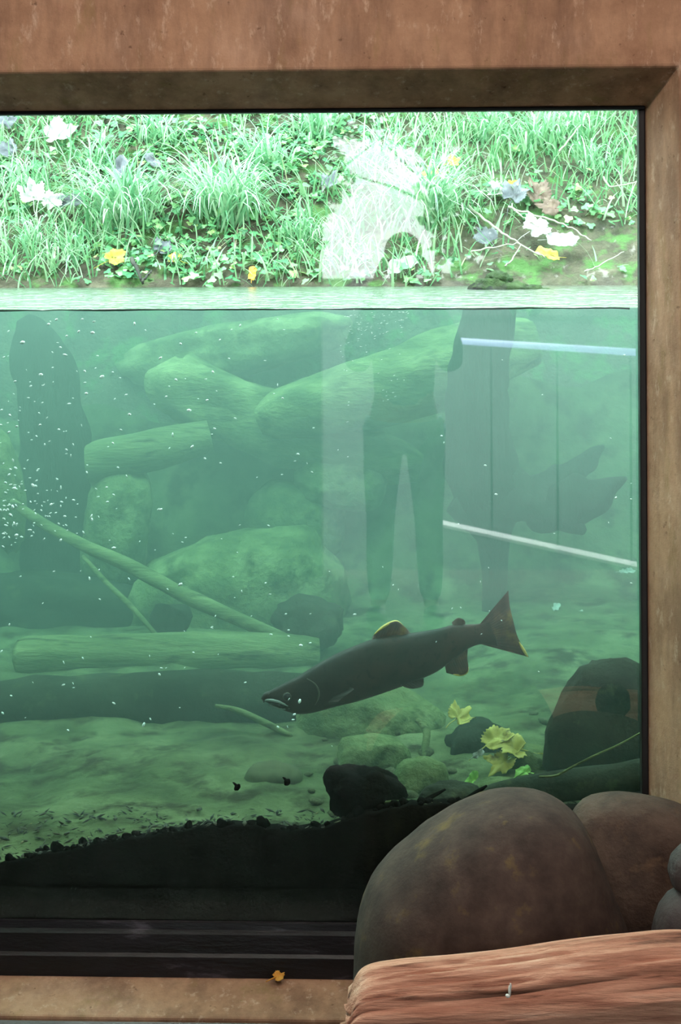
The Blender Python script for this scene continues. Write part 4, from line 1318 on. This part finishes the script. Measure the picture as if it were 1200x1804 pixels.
tree(770, 60, 5.2, 9.6, 5, 'tallest far tree over the bright sky gap, mirrored in the glass', 0.82, 0.20)
tree(940, 47, 3.0, 7.0, 1, 'far tree beside the bright sky gap, mirrored in the glass')
tree(1165, 52, 3.2, 7.6, 2, 'far tree behind the lit handrail, mirrored in the glass')

# ------------------------------------------------------------------ the photographer, mirrored in the pane
def skin(name, joints, edges, m, parent, root_i=0, loc=(0, 0, 0)):
    base = Vector(loc)
    me = bpy.data.meshes.new(name)
    me.from_pydata([tuple(Vector(j[:3]) - base) for j in joints], edges, [])
    o = link(name, me, m, parent)
    o.location = base - (parent_world(parent) if parent else Vector((0, 0, 0)))
    md = o.modifiers.new('skin', 'SKIN')
    for i, j in enumerate(joints):
        sv = me.skin_vertices[0].data[i]
        sv.radius = (j[3], j[4] if len(j) > 4 else j[3])
        sv.use_root = (i == root_i)
    sd = o.modifiers.new('smooth', 'SUBSURF'); sd.levels = 1; sd.render_levels = 2
    me.polygons.foreach_set('use_smooth', [True] * len(me.polygons))
    md.use_smooth_shade = True
    return o

def photographer():
    Y0 = -3.90
    base = Vector((0, Y0, 0))
    M['skin'] = plain('skin', (0.50, 0.31, 0.23), 0.5)
    M['jacket'] = stone_mat('slate_jacket', [(0.3, (0.03, 0.05, 0.08)), (0.7, (0.06, 0.09, 0.13))], 9)
    M['jeans'] = stone_mat('faded_jeans', [(0.3, (0.26, 0.34, 0.46)), (0.7, (0.55, 0.64, 0.75))], 8)
    M['hair'] = plain('dark_hair', (0.03, 0.02, 0.015), 0.5)
    t = empty('person', base)
    tag(t, 'person in dark jacket and faded jeans holding a camera, mirrored in the glass', 'person')
    J, E = [], []
    def v(x, y, z, r, r2=None):
        J.append((x, Y0 + y, z, r, r2 or r)); return len(J) - 1
    def chain(i, pts):
        for p in pts:
            k = v(*p); E.append((i, k)); i = k
        return i
    pel = v(0, 0, 0.95, 0.14, 0.10)
    chest = chain(pel, [(0, 0, 1.12, 0.125, 0.09), (0, -0.01, 1.30, 0.145, 0.10)])
    neck = chain(chest, [(0, 0.0, 1.44, 0.10, 0.075), (0, 0.01, 1.50, 0.052)])
    head = chain(neck, [(0, 0.03, 1.57, 0.062, 0.07), (0, 0.045, 1.64, 0.072, 0.088), (0, 0.03, 1.72, 0.068, 0.085), (0, 0.02, 1.765, 0.03, 0.04)])
    for s in (-1, 1):
        hand = chain(chest, [(s * 0.17, -0.01, 1.40, 0.062), (s * 0.21, 0.03, 1.29, 0.05), (s * 0.21, 0.10, 1.18, 0.042), (s * 0.16, 0.16, 1.38, 0.036), (s * 0.115, 0.19, 1.575, 0.026), (s * 0.10, 0.195, 1.625, 0.032, 0.018)])
        for k in range(4):
            L = (0.9, 1.0, 0.95, 0.8)[k]
            chain(hand, [(s * (0.09 - 0.004 * k), 0.215, 1.672 - 0.021 * k, 0.010), (s * (0.09 - 0.028 * L), 0.236, 1.672 - 0.021 * k, 0.009), (s * (0.09 - 0.05 * L), 0.236, 1.672 - 0.021 * k, 0.008)])
        chain(hand, [(s * 0.080, 0.175, 1.625, 0.011), (s * 0.070, 0.165, 1.655, 0.009)])
        ank = chain(pel, [(s * 0.095, 0.0, 0.86, 0.085, 0.09), (s * 0.105, 0.01, 0.66, 0.072), (s * 0.11, 0.015, 0.48, 0.054), (s * 0.115, -0.015, 0.30, 0.052), (s * 0.12, -0.02, 0.09, 0.036)])
        chain(ank, [(s * 0.13, 0.06, 0.045, 0.036), (s * 0.135, 0.13, 0.035, 0.03)])
    skin('body', J, E, M['skin'], t, 0, base)
    def grow(sel, add):
        idx = {k: n for n, k in enumerate(sel)}
        return [(*J[k][:3], J[k][3] + add, J[k][4] + add) for k in sel], [(idx[a], idx[b]) for a, b in E if a in idx and b in idx]
    # jacket: trunk and sleeves down to the wrists; jeans: hips to ankles
    trunk = [k for k, j in enumerate(J) if j[2] > 0.90 and abs(j[0]) < 0.05 and j[2] < 1.46]
    arms = [k for k, j in enumerate(J) if abs(j[0]) > 0.11 and 1.10 < j[2] < 1.60 and j[3] > 0.02]
    jj, ee = grow(trunk + arms, 0.018)
    skin('jacket', jj, ee, M['jacket'], t, 0, base)
    legs = [k for k, j in enumerate(J) if j[2] < 0.99 and j[2] > 0.08]
    jj, ee = grow(legs, 0.016)
    skin('jeans', jj, ee, M['jeans'], t, 0, base)
    vv, ff = ico(3)
    hv_ = [base + Vector((p.x * 0.088, 0.012 + p.y * 0.105, 1.70 + p.z * 0.095)) for p in vv]
    hv_ = [p if not (p.y > Y0 + 0.07 and p.z < 1.74) else Vector((p.x * 0.8, Y0 + 0.06, p.z)) for p in hv_]
    build('hair', hv_, ff, M['hair'], t, base)
    for s in (-1, 1):
        vv, ff = rock_verts((0.048, 0.13, 0.045), 3 + s, 0.08, 3)
        c = base + Vector((s * 0.13, 0.05, 0.045))
        build('shoe', [Vector((p.x, p.y, max(p.z, -0.043))) + c for p in vv], ff, M['hair'], t, c)
        c = base + Vector((s * 0.078, 0.02, 1.65))
        vv, ff = rock_verts((0.010, 0.018, 0.03), 9, 0.1, 2)
        build('ear', [p + c for p in vv], ff, M['skin'], t, c)
    c = base + Vector((0, 0.19, 1.67))
    cm = empty('photo_camera', c)
    tag(cm, 'black camera held up to the photographer\'s face, mirrored in the glass', 'camera')
    o = build('camera_body', *boxv(c.x - 0.068, c.x + 0.068, c.y - 0.028, c.y + 0.022, c.z - 0.048, c.z + 0.034), M['gasket'], cm, c, smooth=False)
    md = o.modifiers.new('soft', 'BEVEL'); md.width = 0.010; md.segments = 3
    vv, ff = tube([c + Vector((0, 0.02, -0.005)), c + Vector((0, 0.04, -0.005)), c + Vector((0, 0.085, -0.005))], [0.033, 0.033, 0.031], 20)
    build('lens', vv, ff, M['gasket'], cm, c)
    o = build('viewfinder', *boxv(c.x - 0.022, c.x + 0.022, c.y - 0.02, c.y + 0.016, c.z + 0.034, c.z + 0.056), M['gasket'], cm, c, smooth=False)
photographer()
